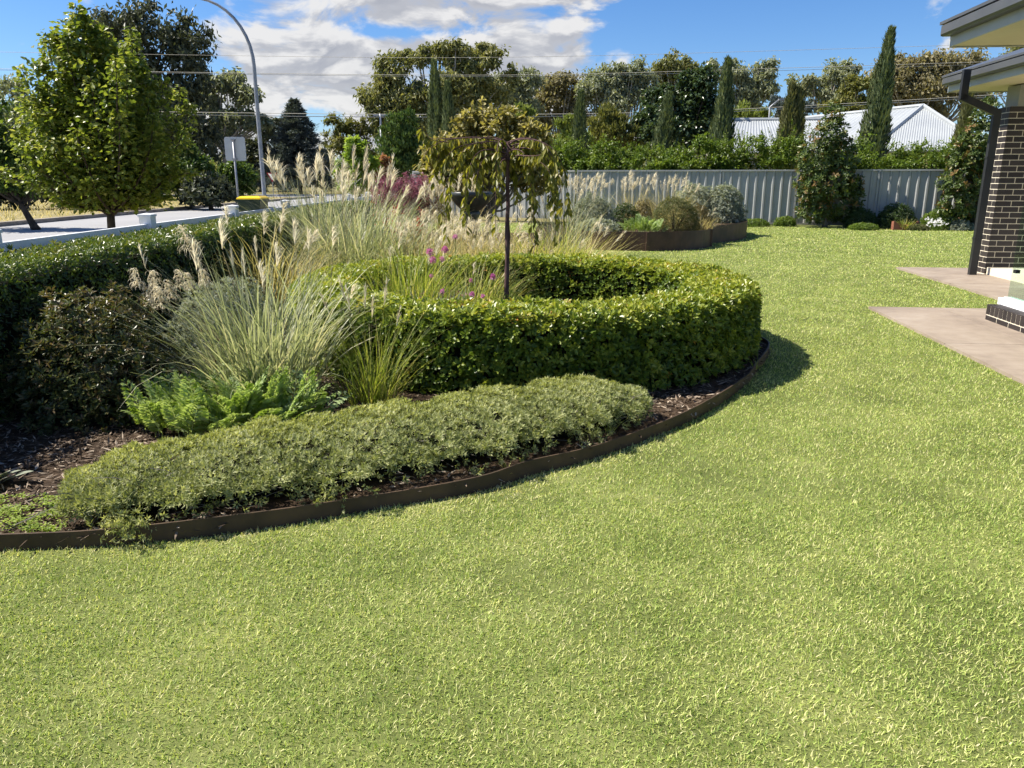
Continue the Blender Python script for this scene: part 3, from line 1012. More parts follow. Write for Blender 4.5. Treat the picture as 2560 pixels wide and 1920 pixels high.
LM['weeping'] = leaf_mat('weeping_leaf', [(.042, .046, .010), (.090, .095, .016), (.16, .158, .030), (.22, .19, .05)], .42, .42, .35, gain=1.5)
LM['magnolia'] = leaf_mat('magnolia_leaf', [(.020, .036, .009), (.045, .070, .016), (.095, .115, .030), (.14, .085, .032)], .22, .40, .4)
LM['hedge'] = leaf_mat('clipped_hedge_leaf', [(.016, .032, .007), (.040, .068, .012), (.085, .115, .020), (.15, .15, .035)], .25, .34, .45, gain=1.5)
LM['ring'] = leaf_mat('round_hedge_leaf', [(.030, .054, .009), (.075, .112, .015), (.155, .185, .026), (.25, .255, .05), (.28, .13, .03)], .32, .36, .38, gain=1.6)
LM['westringia'] = leaf_mat('grey_green_needle', [(.075, .090, .032), (.145, .162, .062), (.23, .24, .11), (.34, .34, .19)], .34, .5, .25, gain=1.75)
LM['redbush'] = leaf_mat('bronze_shrub_leaf', [(.030, .042, .014), (.060, .072, .022), (.085, .060, .028), (.14, .115, .06)], .25, .35, .4)
LM['cardoon'] = leaf_mat('fern_leaf', [(.075, .125, .020), (.15, .22, .035), (.25, .33, .11), (.37, .44, .24)], .36, .5, .25, gain=1.2)
LM['silver'] = leaf_mat('silver_leaf', [(.13, .15, .11), (.24, .265, .20), (.38, .40, .33)], .22, .6, .2, gain=1.1)
LM['fresh'] = leaf_mat('fresh_shrub_leaf', [(.036, .066, .010), (.085, .130, .018), (.16, .20, .035)], .34, .4, .3, gain=1.35)
LM['dark_shrub'] = leaf_mat('dark_shrub_leaf', [(.012, .024, .007), (.028, .050, .012), (.06, .09, .02)], .22, .4, .3)
LM['heath'] = leaf_mat('heath_leaf', [(.040, .050, .018), (.075, .085, .030), (.125, .120, .055)], .2, .55, .2)
LM['brown_heath'] = leaf_mat('brown_heath_leaf', [(.070, .062, .026), (.12, .10, .042), (.18, .14, .075)], .2, .55, .2)
LM['grass_grey'] = leaf_mat('miscanthus_blade', [(.085, .105, .050), (.17, .19, .10), (.28, .295, .18), (.40, .37, .24)], .38, .42, .35, tgain=1.3, tcol=(1, 1, .66))
LM['grass_tan'] = leaf_mat('tan_grass_blade', [(.13, .13, .040), (.27, .25, .095), (.42, .37, .19), (.52, .44, .27)], .42, .5, .25, gain=1.25, tgain=1.3, tcol=(1, .95, .6))
LM['grass_green'] = leaf_mat('green_grass_blade', [(.065, .095, .016), (.14, .18, .030), (.26, .27, .070), (.38, .33, .14)], .42, .45, .3, tgain=1.4)
LM['plume'] = leaf_mat('plume_strand', [(.22, .20, .09), (.44, .38, .22), (.74, .66, .47), (.84, .79, .64)], .45, .6, .15, tgain=1.1, tcol=(1, .97, .88), gain=1.0)
LM['pink'] = leaf_mat('pink_petal', [(.50, .09, .29), (.70, .24, .48), (.84, .50, .68)], .4, .5, .2, tgain=1.0, tcol=(1, 1, 1), gain=1.0)
LM['mauve'] = leaf_mat('dusky_pink_floret', [(.20, .06, .085), (.36, .12, .17), (.50, .25, .30)], .35, .5, .2, tgain=1.0, tcol=(1, 1, 1), gain=1.0)
LM['redflower'] = leaf_mat('red_petal', [(.40, .02, .015), (.60, .05, .03)], .35, .5, .2, tgain=1.0, tcol=(1, 1, 1), gain=1.0)
LM['whiteflower'] = leaf_mat('white_petal', [(.7, .7, .66), (.8, .8, .78)], .3, .5, .2, tgain=1.0, tcol=(1, 1, 1), gain=1.0)
LM['wood_dark'] = bark_mat('dark_bark', (.035, .028, .020), (.085, .068, .050))
LM['wood_grey'] = bark_mat('grey_bark', (.10, .09, .075), (.22, .20, .17))
LM['wood_gum'] = bark_mat('pale_gum_bark', (.26, .23, .19), (.50, .46, .40), 5)
LM['twig'] = bark_mat('brown_twig', (.035, .024, .015), (.075, .052, .034))
LM['cherry'] = bark_mat('cherry_bark', (.065, .035, .032), (.15, .095, .085), 24)
LM['core'] = plain_mat('dark_core_fill', (.010, .011, .006), (.020, .020, .010), 12, .95, .05)  # near black filling for the added cores, not modelled twigs


def clamp01(a): return np.clip(a, 0, 1)


def scatter_tint(n, lo=.15, hi=.85, s=.22):
    return clamp01(rng.normal((lo + hi) / 2, s, n))


# ------------------------------------------------------------------ generic crowns
def blob_crown(g, blobs, n, L, W, style='gum', sub=16, rs=.33, fill=.25, tmid=.5, shape='rhomb'):
    """leaf clumps spread over the outside of several ellipsoids; returns the clump centres"""
    wts = np.array([(b[1][0] * b[1][2]) for b in blobs]); wts = wts / wts.sum()
    cents = []
    for (Cc, rr), wt in zip(blobs, wts):
        Cc, rr = np.asarray(Cc, float), np.asarray(rr, float)
        ns = max(5, int(sub * (.6 + .5 * wt * len(blobs))))
        d = rand_dirs(ns); d[:, 2] = d[:, 2] * .9 + .12; d = nrm(d)
        rad = rng.uniform(.62, 1.0, ns) ** .8
        inn = rng.random(ns) < fill; rad[inn] *= rng.uniform(.2, .8, inn.sum())
        cc = Cc + d * rr * rad[:, None]
        cr = rr.mean() * rs * (1.45 if style == 'gum' else 1.15) * rng.uniform(.65, 1.35, ns)
        cents.append(cc)
        k = int(n * wt)
        w_ = cr ** 1.6; ix = rng.choice(ns, k, p=w_ / w_.sum())
        dd = rand_dirs(k)
        u = np.minimum(np.abs(rng.normal(0, .62, k)), rng.uniform(.9, 1.2, k))
        off = dd * (u * cr[ix])[:, None] * np.array([1.1, 1.1, .95 if style == 'gum' else .75])
        pos = cc[ix] + off
        rnd = rand_dirs(k)
        if style == 'gum':
            ax = rnd * .8 + np.array([0, 0, -.75]); nn = rand_dirs(k) + dd * .7
        elif style == 'up':
            ax = rnd * .55 + dd * .3 + np.array([0, 0, .9]); nn = rand_dirs(k) + dd * .8
        elif style == 'bush':
            ax = rnd * .8 + dd * .5 + np.array([0, 0, -.1]); nn = dd * .8 + np.array([0, 0, .7]) + rnd * .6
        else:
            ax = rnd + dd * .4; nn = dd + rnd * .7
        ct = rng.normal(0, .11, ns)[ix]
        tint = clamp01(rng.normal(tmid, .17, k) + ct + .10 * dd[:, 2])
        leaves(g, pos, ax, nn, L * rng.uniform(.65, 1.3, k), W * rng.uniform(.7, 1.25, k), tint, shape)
    return cents


def limbs(g, base, fork, cents, r0, nmax=26, spread=.4, sides=6):
    """trunk from base to fork, then crooked tapering limbs to the clumps"""
    base, fork = np.asarray(base, float), np.asarray(fork, float)
    mid = (base + fork) / 2 + np.array([rng.normal(0, .04), rng.normal(0, .04), 0]) * np.linalg.norm(fork - base)
    tube(g, bez(base, mid, fork, 9), np.linspace(r0 * 1.15, r0 * .72, 9) + np.array([r0 * .35, r0 * .1] + [0] * 7), 9)
    allc = np.concatenate(cents)
    take = rng.permutation(len(allc))[:nmax]
    for c in allc[take]:
        s = base + (fork - base) * rng.uniform(.72, 1.0)
        m_ = s * .45 + c * .55 + np.array([0, 0, -.14 * np.linalg.norm(c - s)]) + rng.normal(0, .06, 3) * np.linalg.norm(c - s)
        P = bez(s, m_, c, 7)
        P[1:-1] += rng.normal(0, .018, (5, 3)) * np.linalg.norm(c - s)
        tube(g, P, np.linspace(r0 * rng.uniform(.30, .5), r0 * .05, 7), sides, cap=False)


def survey_blobs(D, blobs):
    res = []
    for b in blobs:
        px, py, rx, ry = b[:4]; dd = b[4] if len(b) > 4 else rng.uniform(-.35, .35)
        k = mpp(px, py, D)
        rr = np.array([rx * k, (rx + ry) / 2 * k * .95, ry * k])
        c = np.array(at(px, py, D)); c[1] += dd * rr[1]; c[0] *= (c[1] / D)
        res.append((c, rr))
    return res


def blob_tree(name, label, D, base_px, blobs, leaf, bark, n, L, W, style='gum', r0=.3, fork=.45, group=None, sub=16, nl=24, cat='tree', fill=.25, tmid=.5, rs=.33, shape='rhomb'):
    bl = survey_blobs(D, blobs)
    bx = at(base_px, 430, D); base = np.array([bx.x, D, -.05])
    t_ = thing(name, label, cat, base, group=group)
    g = Geo()
    cents = blob_crown(g, [(c - base, r) for c, r in bl], n, L, W, style, sub, rs, fill, tmid, shape)
    obj('crown', g.mesh('crown'), LM[leaf], t_)
    mean = np.concatenate(cents).mean(0)
    g = Geo()
    limbs(g, (0, 0, 0), (mean[0] * fork, mean[1] * fork, mean[2] * fork), cents, r0, nl)
    obj('trunk', g.mesh('trunk', True), LM[bark], t_)
    return t_


GB = 'trees beyond the garden'
blob_tree('gum_tree', 'huge dark gum tree towering behind the leafy pear at upper left', 72, 350,
          [(300, 95, 75, 70), (392, 62, 85, 58), (470, 110, 58, 66), (255, 140, 58, 60), (420, 180, 85, 75), (330, 225, 88, 85), (482, 205, 48, 50), (440, 300, 95, 75), (350, 345, 100, 80), (490, 345, 60, 75), (250, 300, 80, 90), (170, 330, 80, 90), (80, 370, 90, 80)],
          'gum_dark', 'wood_dark', 30240, 0.51, 0.22, 'gum', .75, .5, GB, 26, 40)
blob_tree('gum_tree', 'open gum tree with pale trunk and layered crown left of the lamp pole', 78, 548,
          [(560, 205, 48, 30), (612, 238, 42, 22), (520, 245, 34, 36), (585, 290, 58, 26), (650, 300, 26, 18), (540, 330, 40, 30)],
          'gum_grey', 'wood_gum', 6480, 0.53, 0.24, 'gum', .42, .62, GB, 20, 40)
blob_tree('gum_tree', 'pale thin gum crown at the far left edge behind the street trees', 95, 30,
          [(15, 220, 50, 30), (70, 250, 40, 30), (-60, 240, 60, 45), (20, 300, 80, 50)], 'gum_grey', 'wood_gum', 4320, 0.55, 0.24, 'gum', .4, .55, GB, 16, 20)
blob_tree('dark_tree', 'dark rounded tree in shade right of the pale gum trunk', 92, 655,
          [(650, 350, 48, 55), (690, 335, 36, 36), (610, 370, 40, 60), (700, 420, 60, 50), (620, 450, 60, 40)], 'gum_dark', 'wood_dark', 9000, .48, .26, 'ball', .4, .5, GB, 16, 16)
blob_tree('feathery_tree', 'olive green tree with thin bare top between cedar and lime tree', 96, 860,
          [(840, 320, 32, 28), (872, 335, 42, 36), (905, 318, 22, 26), (850, 380, 50, 45), (910, 400, 50, 40)], 'olive', 'wood_grey', 8000, .42, .22, 'bush', .35, .6, GB, 16, 24)
blob_tree('gum_tree', 'broad olive gum tree with domed crowns at centre behind the cypresses', 96, 1130,
          [(985, 168, 46, 36), (952, 216, 46, 40), (916, 248, 25, 20), (975, 262, 60, 42), (1042, 250, 52, 46), (1034, 143, 36, 24), (1078, 128, 30, 20), (1102, 126, 26, 20), (1146, 122, 36, 20), (1224, 134, 36, 32), (1140, 160, 46, 20), (1198, 168, 40, 26), (1276, 180, 24, 18), (1169, 204, 58, 30), (1122, 218, 56, 36), (1213, 224, 56, 40), (1165, 262, 66, 40), (1080, 300, 70, 34), (980, 310, 60, 30)],
          'gum', 'wood_gum', 33120, 0.57, 0.25, 'gum', .7, .45, GB, 20, 60)
blob_tree('gum_tree', 'bluish gum with two round crowns right of the broad olive gum', 104, 1290,
          [(1268, 222, 40, 42), (1312, 212, 34, 38), (1290, 272, 56, 40), (1250, 300, 50, 30)], 'gum_grey', 'wood_gum', 12240, 0.59, 0.25, 'gum', .45, .55, GB, 18, 24)
blob_tree('gum_tree', 'brownish gum with flat crown between the two grey gum groups', 108, 1390,
          [(1372, 236, 46, 40), (1412, 214, 46, 30), (1430, 250, 36, 30), (1357, 290, 60, 34), (1420, 300, 56, 34)], 'gum_brown', 'wood_gum', 12960, 0.59, 0.25, 'gum', .45, .55, GB, 18, 24)
blob_tree('gum_tree', 'grey green gum with forked pale limbs left of the dark leafy tree', 104, 1560,
          [(1500, 200, 46, 40), (1478, 236, 34, 34), (1545, 190, 44, 30), (1600, 188, 38, 36), (1570, 228, 40, 28), (1520, 262, 50, 30), (1620, 238, 34, 34)], 'gum_grey', 'wood_gum', 14400, 0.57, 0.24, 'gum', .5, .45, GB, 18, 46)
blob_tree('gum_tree', 'tall green topped gum rising behind the dark leafy tree', 112, 1690,
          [(1692, 166, 48, 26), (1660, 190, 40, 26), (1725, 182, 30, 26), (1690, 220, 60, 40)], 'gum', 'wood_gum', 10080, 0.59, 0.25, 'gum', .5, .6, GB, 16, 24)
blob_tree('gum_tree', 'airy gum with open crown right of the tallest middle cypress', 106, 1860,
          [(1842, 180, 34, 28), (1862, 214, 30, 30), (1914, 178, 30, 30), (1890, 228, 40, 34), (1850, 256, 34, 30), (1925, 224, 18, 24), (1785, 172, 26, 22)], 'gum_grey', 'wood_gum', 9360, 0.57, 0.24, 'gum', .45, .5, GB, 16, 34)
blob_tree('gum_tree', 'hazy gum with separate round heads above the left white roof', 112, 2060,
          [(2012, 210, 36, 26), (2062, 200, 30, 24), (2110, 186, 46, 30), (2070, 240, 50, 30), (2130, 226, 30, 30)], 'gum_grey', 'wood_gum', 10080, 0.59, 0.24, 'gum', .45, .5, GB, 16, 34)
blob_tree('gum_tree', 'broad brown gum crown filling the sky line right of the tall cypress', 100, 2300,
          [(2262, 160, 46, 26), (2350, 158, 58, 26), (2250, 206, 64, 44), (2325, 210, 66, 44), (2410, 172, 56, 34), (2310, 256, 74, 36), (2420, 230, 60, 40), (2210, 200, 30, 40)], 'gum_brown', 'wood_gum', 21600, 0.57, 0.24, 'gum', .6, .5, GB, 20, 40)
blob_tree('bronze_tree', 'brown green bushy tree just left of the tall right cypress', 70, 2135,
          [(2135, 236, 42, 40), (2110, 270, 50, 30), (2160, 265, 40, 36)], 'olive', 'wood_grey', 7000, .36, .2, 'ball', .3, .5, GB, 14, 14)
blob_tree('dark_tree', 'dark crown peeping over the house roof at the right edge', 80, 2560,
          [(2548, 130, 34, 26), (2600, 110, 60, 50), (2510, 165, 40, 22), (2590, 200, 80, 60)], 'gum', 'wood_gum', 5040, 0.44, 0.22, 'gum', .4, .5, GB, 14, 14)
blob_tree('grey_conifer', 'grey blue conifer clump behind the middle white roof', 64, 1985,
          [(1940, 268, 26, 20), (2012, 282, 28, 18), (1970, 290, 40, 20)], 'cedar', 'wood_dark', 5000, .3, .14, 'up', .25, .5, GB, 12, 10)
blob_tree('pine_tree', 'low yellow green pine behind the left white roof', 62, 1872,
          [(1872, 284, 46, 20), (1850, 300, 40, 20), (1905, 300, 30, 18)], 'pine_light', 'wood_dark', 5000, .3, .12, 'up', .2, .5, GB, 12, 10)
blob_tree('pine_tree', 'soft light green pine between cypress pair and single cypress', 56, 1310,
          [(1312, 276, 26, 24), (1300, 320, 40, 40), (1290, 370, 50, 40)], 'pine_light', 'wood_dark', 6000, .28, .11, 'up', .2, .5, GB, 12, 10)
blob_tree('pine_tree', 'rounded yellow green shrub tree left of the single cypress', 40, 1415,
          [(1420, 330, 28, 34), (1405, 370, 40, 40), (1452, 352, 26, 30)], 'pine_light', 'wood_dark', 6500, .20, .09, 'up', .12, .4, GB, 12, 8)
blob_tree('willow_tree', 'olive brown upright tree between single and leaning cypress', 44, 1515,
          [(1512, 292, 28, 40), (1496, 340, 42, 44), (1540, 330, 36, 50), (1570, 350, 30, 40)], 'olive', 'wood_grey', 9000, .22, .09, 'up', .15, .4, GB, 16, 10)
blob_tree('leafy_tree', 'dense dark leafy tree with upright heads beside the tall middle cypress', 44, 1695,
          [(1640, 268, 36, 46), (1672, 240, 32, 40), (1722, 232, 30, 56), (1762, 214, 34, 50), (1735, 290, 60, 60), (1650, 330, 52, 50), (1700, 350, 70, 40), (1610, 320, 26, 50), (1775, 300, 30, 60)],
          'poplar', 'wood_dark', 22000, .21, .16, 'bush', .2, .4, GB, 22, 20, rs=.3)
blob_tree('pine_tree', 'dark green soft pine with pale tips behind the rust coloured tree', 46, 1005,
          [(985, 320, 28, 34), (1020, 312, 26, 30), (1000, 370, 50, 46), (985, 420, 46, 40), (1040, 400, 40, 50)], 'pine', 'wood_dark', 14000, .22, .09, 'up', .2, .5, GB, 18, 12)
blob_tree('lime_tree', 'bright lime green leafy tree behind the grass plumes', 34, 890,
          [(890, 372, 28, 32), (878, 410, 38, 36), (912, 425, 34, 40), (890, 455, 46, 30)], 'lime', 'wood_grey', 9000, .16, .12, 'bush', .1, .45, GB, 18, 10)
blob_tree('rust_tree', 'small rust coloured autumn tree beside the slim pole', 40, 957,
          [(958, 412, 22, 24), (950, 446, 30, 28), (972, 455, 22, 26)], 'rust', 'wood_grey', 5000, .16, .10, 'bush', .08, .45, GB, 12, 8)
blob_tree('round_tree', 'clipped round street tree on the far verge nearest the pear', 40, 470,
          [(462, 372, 36, 36), (455, 420, 52, 50), (490, 440, 44, 50), (440, 455, 40, 36)], 'round_tree', 'wood_grey', 12000, .16, .11, 'bush', .09, .4, 'street trees', 20, 14)
blob_tree('round_tree', 'clipped round street tree on the far verge behind the grey sign pole', 43, 592,
          [(590, 420, 40, 30), (585, 452, 52, 38), (615, 455, 36, 34)], 'round_tree', 'wood_grey', 9000, .17, .11, 'bush', .09, .4, 'street trees', 18, 12)
blob_tree('round_tree', 'dark street tree half hidden at the left edge behind the pear', 24, 68,
          [(20, 330, 70, 80), (-40, 400, 80, 70), (60, 400, 60, 60), (20, 450, 90, 45), (-120, 380, 100, 90), (90, 460, 40, 36)], 'round_tree', 'wood_dark', 15000, .11, .085, 'bush', .10, .4, 'street trees', 24, 16)
for i, (px, py, rx, ry, lab) in enumerate([(-20, 470, 110, 55, 'leftmost'), (150, 470, 90, 50, 'second from left'), (330, 470, 80, 46, 'third from left'), (520, 480, 70, 34, 'rightmost')]):
    blob_tree('dark_shrub', 'dark shaded shrub mass along the far verge, %s of four' % lab, 39, px,
              [(px, py, rx, ry), (px - rx * .5, py - 14, rx * .5, ry * .8), (px + rx * .5, py - 8, rx * .5, ry * .9)], 'gum_dark', 'wood_dark', 9000, .24, .14, 'ball', .12, .3, 'shaded shrubs on the far verge', 14, 6, cat='shrub')

for i, (px, w_, lab) in enumerate([(1290, 70, 'first from left'), (1400, 70, 'second from left'), (1530, 80, 'third from left'), (1660, 80, 'fourth from left'), (1790, 70, 'fifth from left')]):
    blob_tree('dark_shrub', 'dark filler shrub behind the shaggy fence hedge, %s of five' % lab, 52, px,
              [(px, 385, w_, 36), (px - 40, 375, 40, 34), (px + 45, 378, 40, 34)], 'round_tree', 'wood_dark', 5000, .26, .16, 'ball', .12, .3, 'filler shrubs behind the fence', 14, 6, cat='shrub')

# distant wood that closes the horizon: one mass
g = Geo()
bl = []
for px in range(-700, 3400, 75):
    if 700 < px < 830: hgt = 395
    else: hgt = rng.uniform(335, 380)
    c = np.array(at(px, 430, 150)); k = mpp(px, 430, 150)
    bl.append((np.array([c[0], 150 + rng.uniform(-10, 10), 1.0 + (430 - hgt) * k * .3]), np.array([60 * k, 8, (446 - hgt) * k * .75])))
blob_crown(g, bl, 34000, 1.3, .75, 'ball', 12, .42)
o = obj('distant_treeline', g.mesh('distant_treeline'), LM['gum'])
tag(o, 'far off belt of trees closing the horizon behind everything', 'treeline', kind='stuff')


# ------------------------------------------------------------------ blue cedar: tiers of drooping boughs
def cedar(label, D, px, top, base, hw):
    b = np.array([at(px, 430, D).x, D, -.05]); k = mpp(px, top, D)
    Hh = at(px, top, D).z + .05; Rr = hw * k
    t_ = thing('blue_cedar', label, 'tree', b, group=GB)
    g, gt = Geo(), Geo()
    tube(gt, [(0, 0, 0), (0, 0, Hh * .97)], [.22, .03], 8)
    nb = 105
    for i in range(nb):
        u = ((i + .5) / nb) ** .8
        z = Hh * (.07 + .91 * u); th = i * 2.4 + rng.normal(0, .3)
        r = Rr * (1 - u ** 1.35) * rng.uniform(.72, 1.15) + .12
        tip = np.array([cos(th) * r, sin(th) * r, z + .10 * r - .06 * r * r])
        P = bez((0, 0, z), (tip[0] * .5, tip[1] * .5, z + .12 * r), tip, 5)
        tube(gt, P, np.linspace(.045, .01, 5), 4, cap=False)
        n = int(60 + 110 * r)
        tt = rng.random(n) ** .6
        pos = np.array(P[0]) + (np.array(tip) - P[0]) * tt[:, None] + rng.normal(0, 1, (n, 3)) * np.array([.24, .24, .12]) * (.4 + r * .28)
        pos[:, 2] += .14 * np.sin(tt * pi) * r * .5
        out_ = nrm(np.c_[pos[:, :2], np.zeros(n)])
        leaves(g, pos, out_ + rand_dirs(n) * .6 + np.array([0, 0, .35]), rand_dirs(n) * .6 + np.array([0, 0, 1]), rng.uniform(.2, .42, n), rng.uniform(.09, .16, n), clamp01(rng.normal(.42, .2, n) + .15 * (pos[:, 2] - z)))
    obj('crown', g.mesh('crown'), LM['cedar'], t_)
    obj('trunk', gt.mesh('trunk'), LM['wood_dark'], t_)


cedar('blue grey conical cedar standing alone across the road', 78, 748, 246, 470, 98)


# ------------------------------------------------------------------ pencil cypresses
def cypress(label, D, px, top, hw, lean=0.0, tops=((0, 1.0),), mat='cypress', n=8500, L=.17):
    k = mpp(px, top, D)
    Hh = at(px, top, D).z + .03; Rr = hw * k
    b = np.array([at(px, 370, D).x, D, -.03])
    t_ = thing('pencil_cypress', label, 'tree', b, group='pencil cypresses')
    g, gt = Geo(), Geo()
    ph = rng.uniform(0, 6.28, 8)
    for (ox, sc) in tops:
        m_ = int(.85 * n * sc / len(tops) ** .5)
        u = rng.random(m_) ** .85
        th = rng.uniform(0, 2 * pi, m_)
        lump = 1 + .16 * np.sin(3 * th + ph[0] + 5 * u) + .13 * np.sin(5 * th + ph[1] - 9 * u) + .10 * np.sin(23 * u + ph[2] + 2 * th) + .07 * np.sin(47 * u + 3 * th + ph[3])
        prof = np.minimum(1, .62 + u * 2.2) * (1 - u ** 2.1) ** .9 + .03
        rr = Rr * (1 if len(tops) == 1 else .72) * prof * lump * (1.06 - .5 * rng.random(m_) ** 1.6)
        z = u * Hh * sc
        sway = lean * u * Hh
        pos = np.stack([np.cos(th) * rr + ox * Rr * (1 - .2 * u) + sway, np.sin(th) * rr, z], 1)
        o_ = np.stack([np.cos(th), np.sin(th), np.zeros(m_)], 1)
        ax = o_ * rng.uniform(.05, .5, m_)[:, None] + np.array([0, 0, 1.0]) + rand_dirs(m_) * .28
        leaves(g, pos, ax, o_ + rand_dirs(m_) * .6, L * rng.uniform(.8, 2.1, m_), L * .42 * rng.uniform(.7, 1.2, m_), clamp01(rng.normal(.45, .17, m_) + .5 * (lump - 1)), droop=.0)
        tube(gt, [(ox * Rr * .5, 0, 0), (ox * Rr + lean * Hh * sc * .9, 0, Hh * sc * .9)], [.09, .015], 6)
    obj('crown', g.mesh('crown'), LM[mat], t_)
    obj('trunk', gt.mesh('trunk'), LM['wood_dark'], t_)


cypress('tall central spire of the cypress trio behind the bronze tree', 40, 1108, 160, 26, -.055, n=9000)
cypress('short left spire of the cypress trio behind the bronze tree', 41, 1086, 210, 16, .0, n=5000)
cypress('right spire of the cypress trio behind the bronze tree', 39.5, 1130, 214, 22, -.03, n=6000)
cypress('blunt lone pencil cypress left of the olive tree', 33.5, 1449, 238, 19, .0, n=7500)
cypress('pencil cypress leaning right before the dark leafy tree', 32.5, 1632, 244, 25, .125, n=7500)
cypress('tall pencil cypress at the left end of the white roof', 31.5, 1799, 158, 29, .018, n=10000)
cypress('twin topped cypress in front of the white roof', 30.5, 1966, 220, 35, .03, ((-.25, 1.0), (.45, .97)), 'cypress_warm', n=9000)
cypress('tallest pencil cypress right of the left magnolia', 29.5, 2174, 84, 33, .045, n=12000)
cypress('slim pencil cypress beside the house downpipe', 31.5, 2391, 234, 22, .05, n=6500, mat='cypress_warm')


# ------------------------------------------------------------------ the leafy pear at upper left: upright leaders clothed in leaves
def pear():
    D = 13.0
    b = np.array([at(275, 540, D).x, D, -.03])
    t_ = thing('ornamental_pear', 'large leafy green ornamental pear on the near verge at upper left', 'tree', b, group='street trees')
    g, gt = Geo(), Geo()
    c0 = np.array([.02, .0, 1.0])
    tube(gt, bez((0, 0, 0), (-.03, 0, .5), c0, 8), [.115, .085, .075, .07, .066, .064, .062, .06], 10)
    tops = [(170, 100), (285, 150), (240, 180), (380, 250), (90, 230), (115, 350), (370, 380), (300, 420), (165, 400), (250, 250), (210, 120), (180, 270), (200, 14), (146, 46), (232, 66), (318, 62), (262, 110), (100, 116), (66, 172), (360, 140), (400, 190), (425, 205), (48, 250), (42, 330), (420, 300), (425, 350), (70, 410), (130, 465), (395, 430), (350, 480), (215, 490), (270, 300), (180, 200), (140, 300), (300, 200), (330, 330), (220, 400)]
    for i, (px, py) in enumerate(tops):
        for rep in range(2):
            tp = np.array(at(232 + (px - 232) * .95, py, D)) - b
            tp[1] = rng.uniform(-1, 1) * (.95 if py > 90 else .4) * (1 if rep else .6)
            if rep: tp += rng.normal(0, .12, 3) * np.array([1, .6, 1]); tp[2] -= rng.uniform(.05, .5) if py < 420 else 0
            s = c0 + np.array([0, 0, rng.uniform(-.1, .5) if py < 400 else .0])
            m_ = s * .38 + tp * .62; m_[:2] = s[:2] * .2 + tp[:2] * .92; m_[2] = s[2] * .55 + tp[2] * .45
            P = bez(s, m_, tp, 12)
            tube(gt, P, np.linspace(.028, .004, 12), 6, cap=False)
            ln = np.linalg.norm(np.diff(P, axis=0), axis=1).sum()
            n = int(165 * ln)
            tt = rng.uniform(.16, 1.0, n)
            ctr = np.stack([np.interp(tt, np.linspace(0, 1, 12), P[:, j]) for j in range(3)], 1)
            spread = (.25 * (1 - tt ** 3) + .05)
            th = rng.uniform(0, 2 * pi, n)
            o_ = np.stack([np.cos(th), np.sin(th), rng.uniform(-.35, .5, n)], 1)
            pos = ctr + o_ * (spread * rng.random(n) ** .55)[:, None]
            ax = o_ * .8 + np.array([0, 0, -.12]) + rand_dirs(n) * .55
            nn = np.array([-.25, 0, .8]) + o_ * .3 + rand_dirs(n) * .65
            tint = clamp01(rng.normal(.45, .19, n) + .12 * (tt > .85))
            leaves(g, pos, ax, nn, rng.uniform(.055, .10, n), rng.uniform(.045, .078, n), tint, 'oval', .16, .14)
    env = survey_blobs(D, [(225, 335, 165, 140, 0), (215, 200, 125, 120, 0), (208, 110, 62, 75, 0), (255, 430, 125, 75, 0), (325, 210, 60, 110, 0)])
    blob_crown(g, [(c - b, r * [1, .85, 1]) for c, r in env], 9000, .085, .066, 'bush', 40, .22, .1, .5, 'oval')
    obj('crown', g.mesh('crown'), LM['pear'], t_)
    obj('trunk', gt.mesh('trunk', True), LM['wood_dark'], t_)


pear()

# ================================================================== hedges and shrubs
def rosettes(g, pos, axis, nl, L, W, tint, open_=.9, shape='oval', fold=.14, droop=.12, tj=.12):
    """whorls of nl leaves opening round the axis"""
    pos = np.asarray(pos, float); N = len(pos)
    axis = nrm(axis)
    ref = rand_dirs(N)
    A = nrm(np.cross(axis, ref)); B = np.cross(axis, A)
    pos_, ax_, nn_, L_, W_, T_ = [], [], [], [], [], []
    L = np.broadcast_to(np.asarray(L, float), (N,)); W = np.broadcast_to(np.asarray(W, float), (N,)); tint = np.broadcast_to(np.asarray(tint, float), (N,))
    for k in range(nl):
        th = 2 * pi * k / nl + rng.normal(0, .3, N)
        o_ = A * np.cos(th)[:, None] + B * np.sin(th)[:, None]
        op = np.clip(rng.normal(open_, .25, N), .15, 1.5)[:, None]
        a = axis * np.cos(op) + o_ * np.sin(op)
        pos_.append(pos + a * .004); ax_.append(a); nn_.append(axis * np.sin(op) - o_ * np.cos(op))
        L_.append(L * rng.uniform(.7, 1.2, N)); W_.append(W * rng.uniform(.8, 1.15, N)); T_.append(clamp01(tint + rng.normal(0, tj, N)))
    leaves(g, np.concatenate(pos_), np.concatenate(ax_), np.concatenate(nn_), np.concatenate(L_), np.concatenate(W_), np.concatenate(T_), shape, fold, droop)


def bumps(p, k=2.2, s=1.0):
    return s * (np.sin(p[:, 0] * k * 2.1 + 1.3) * np.sin(p[:, 1] * k * 1.7 + .4) * .5 + np.sin(p[:, 0] * k * 4.7 + p[:, 1] * k * 3.1) * .3 + np.sin(p[:, 2] * k * 5.3 + p[:, 0] * k * 2.2) * .3)


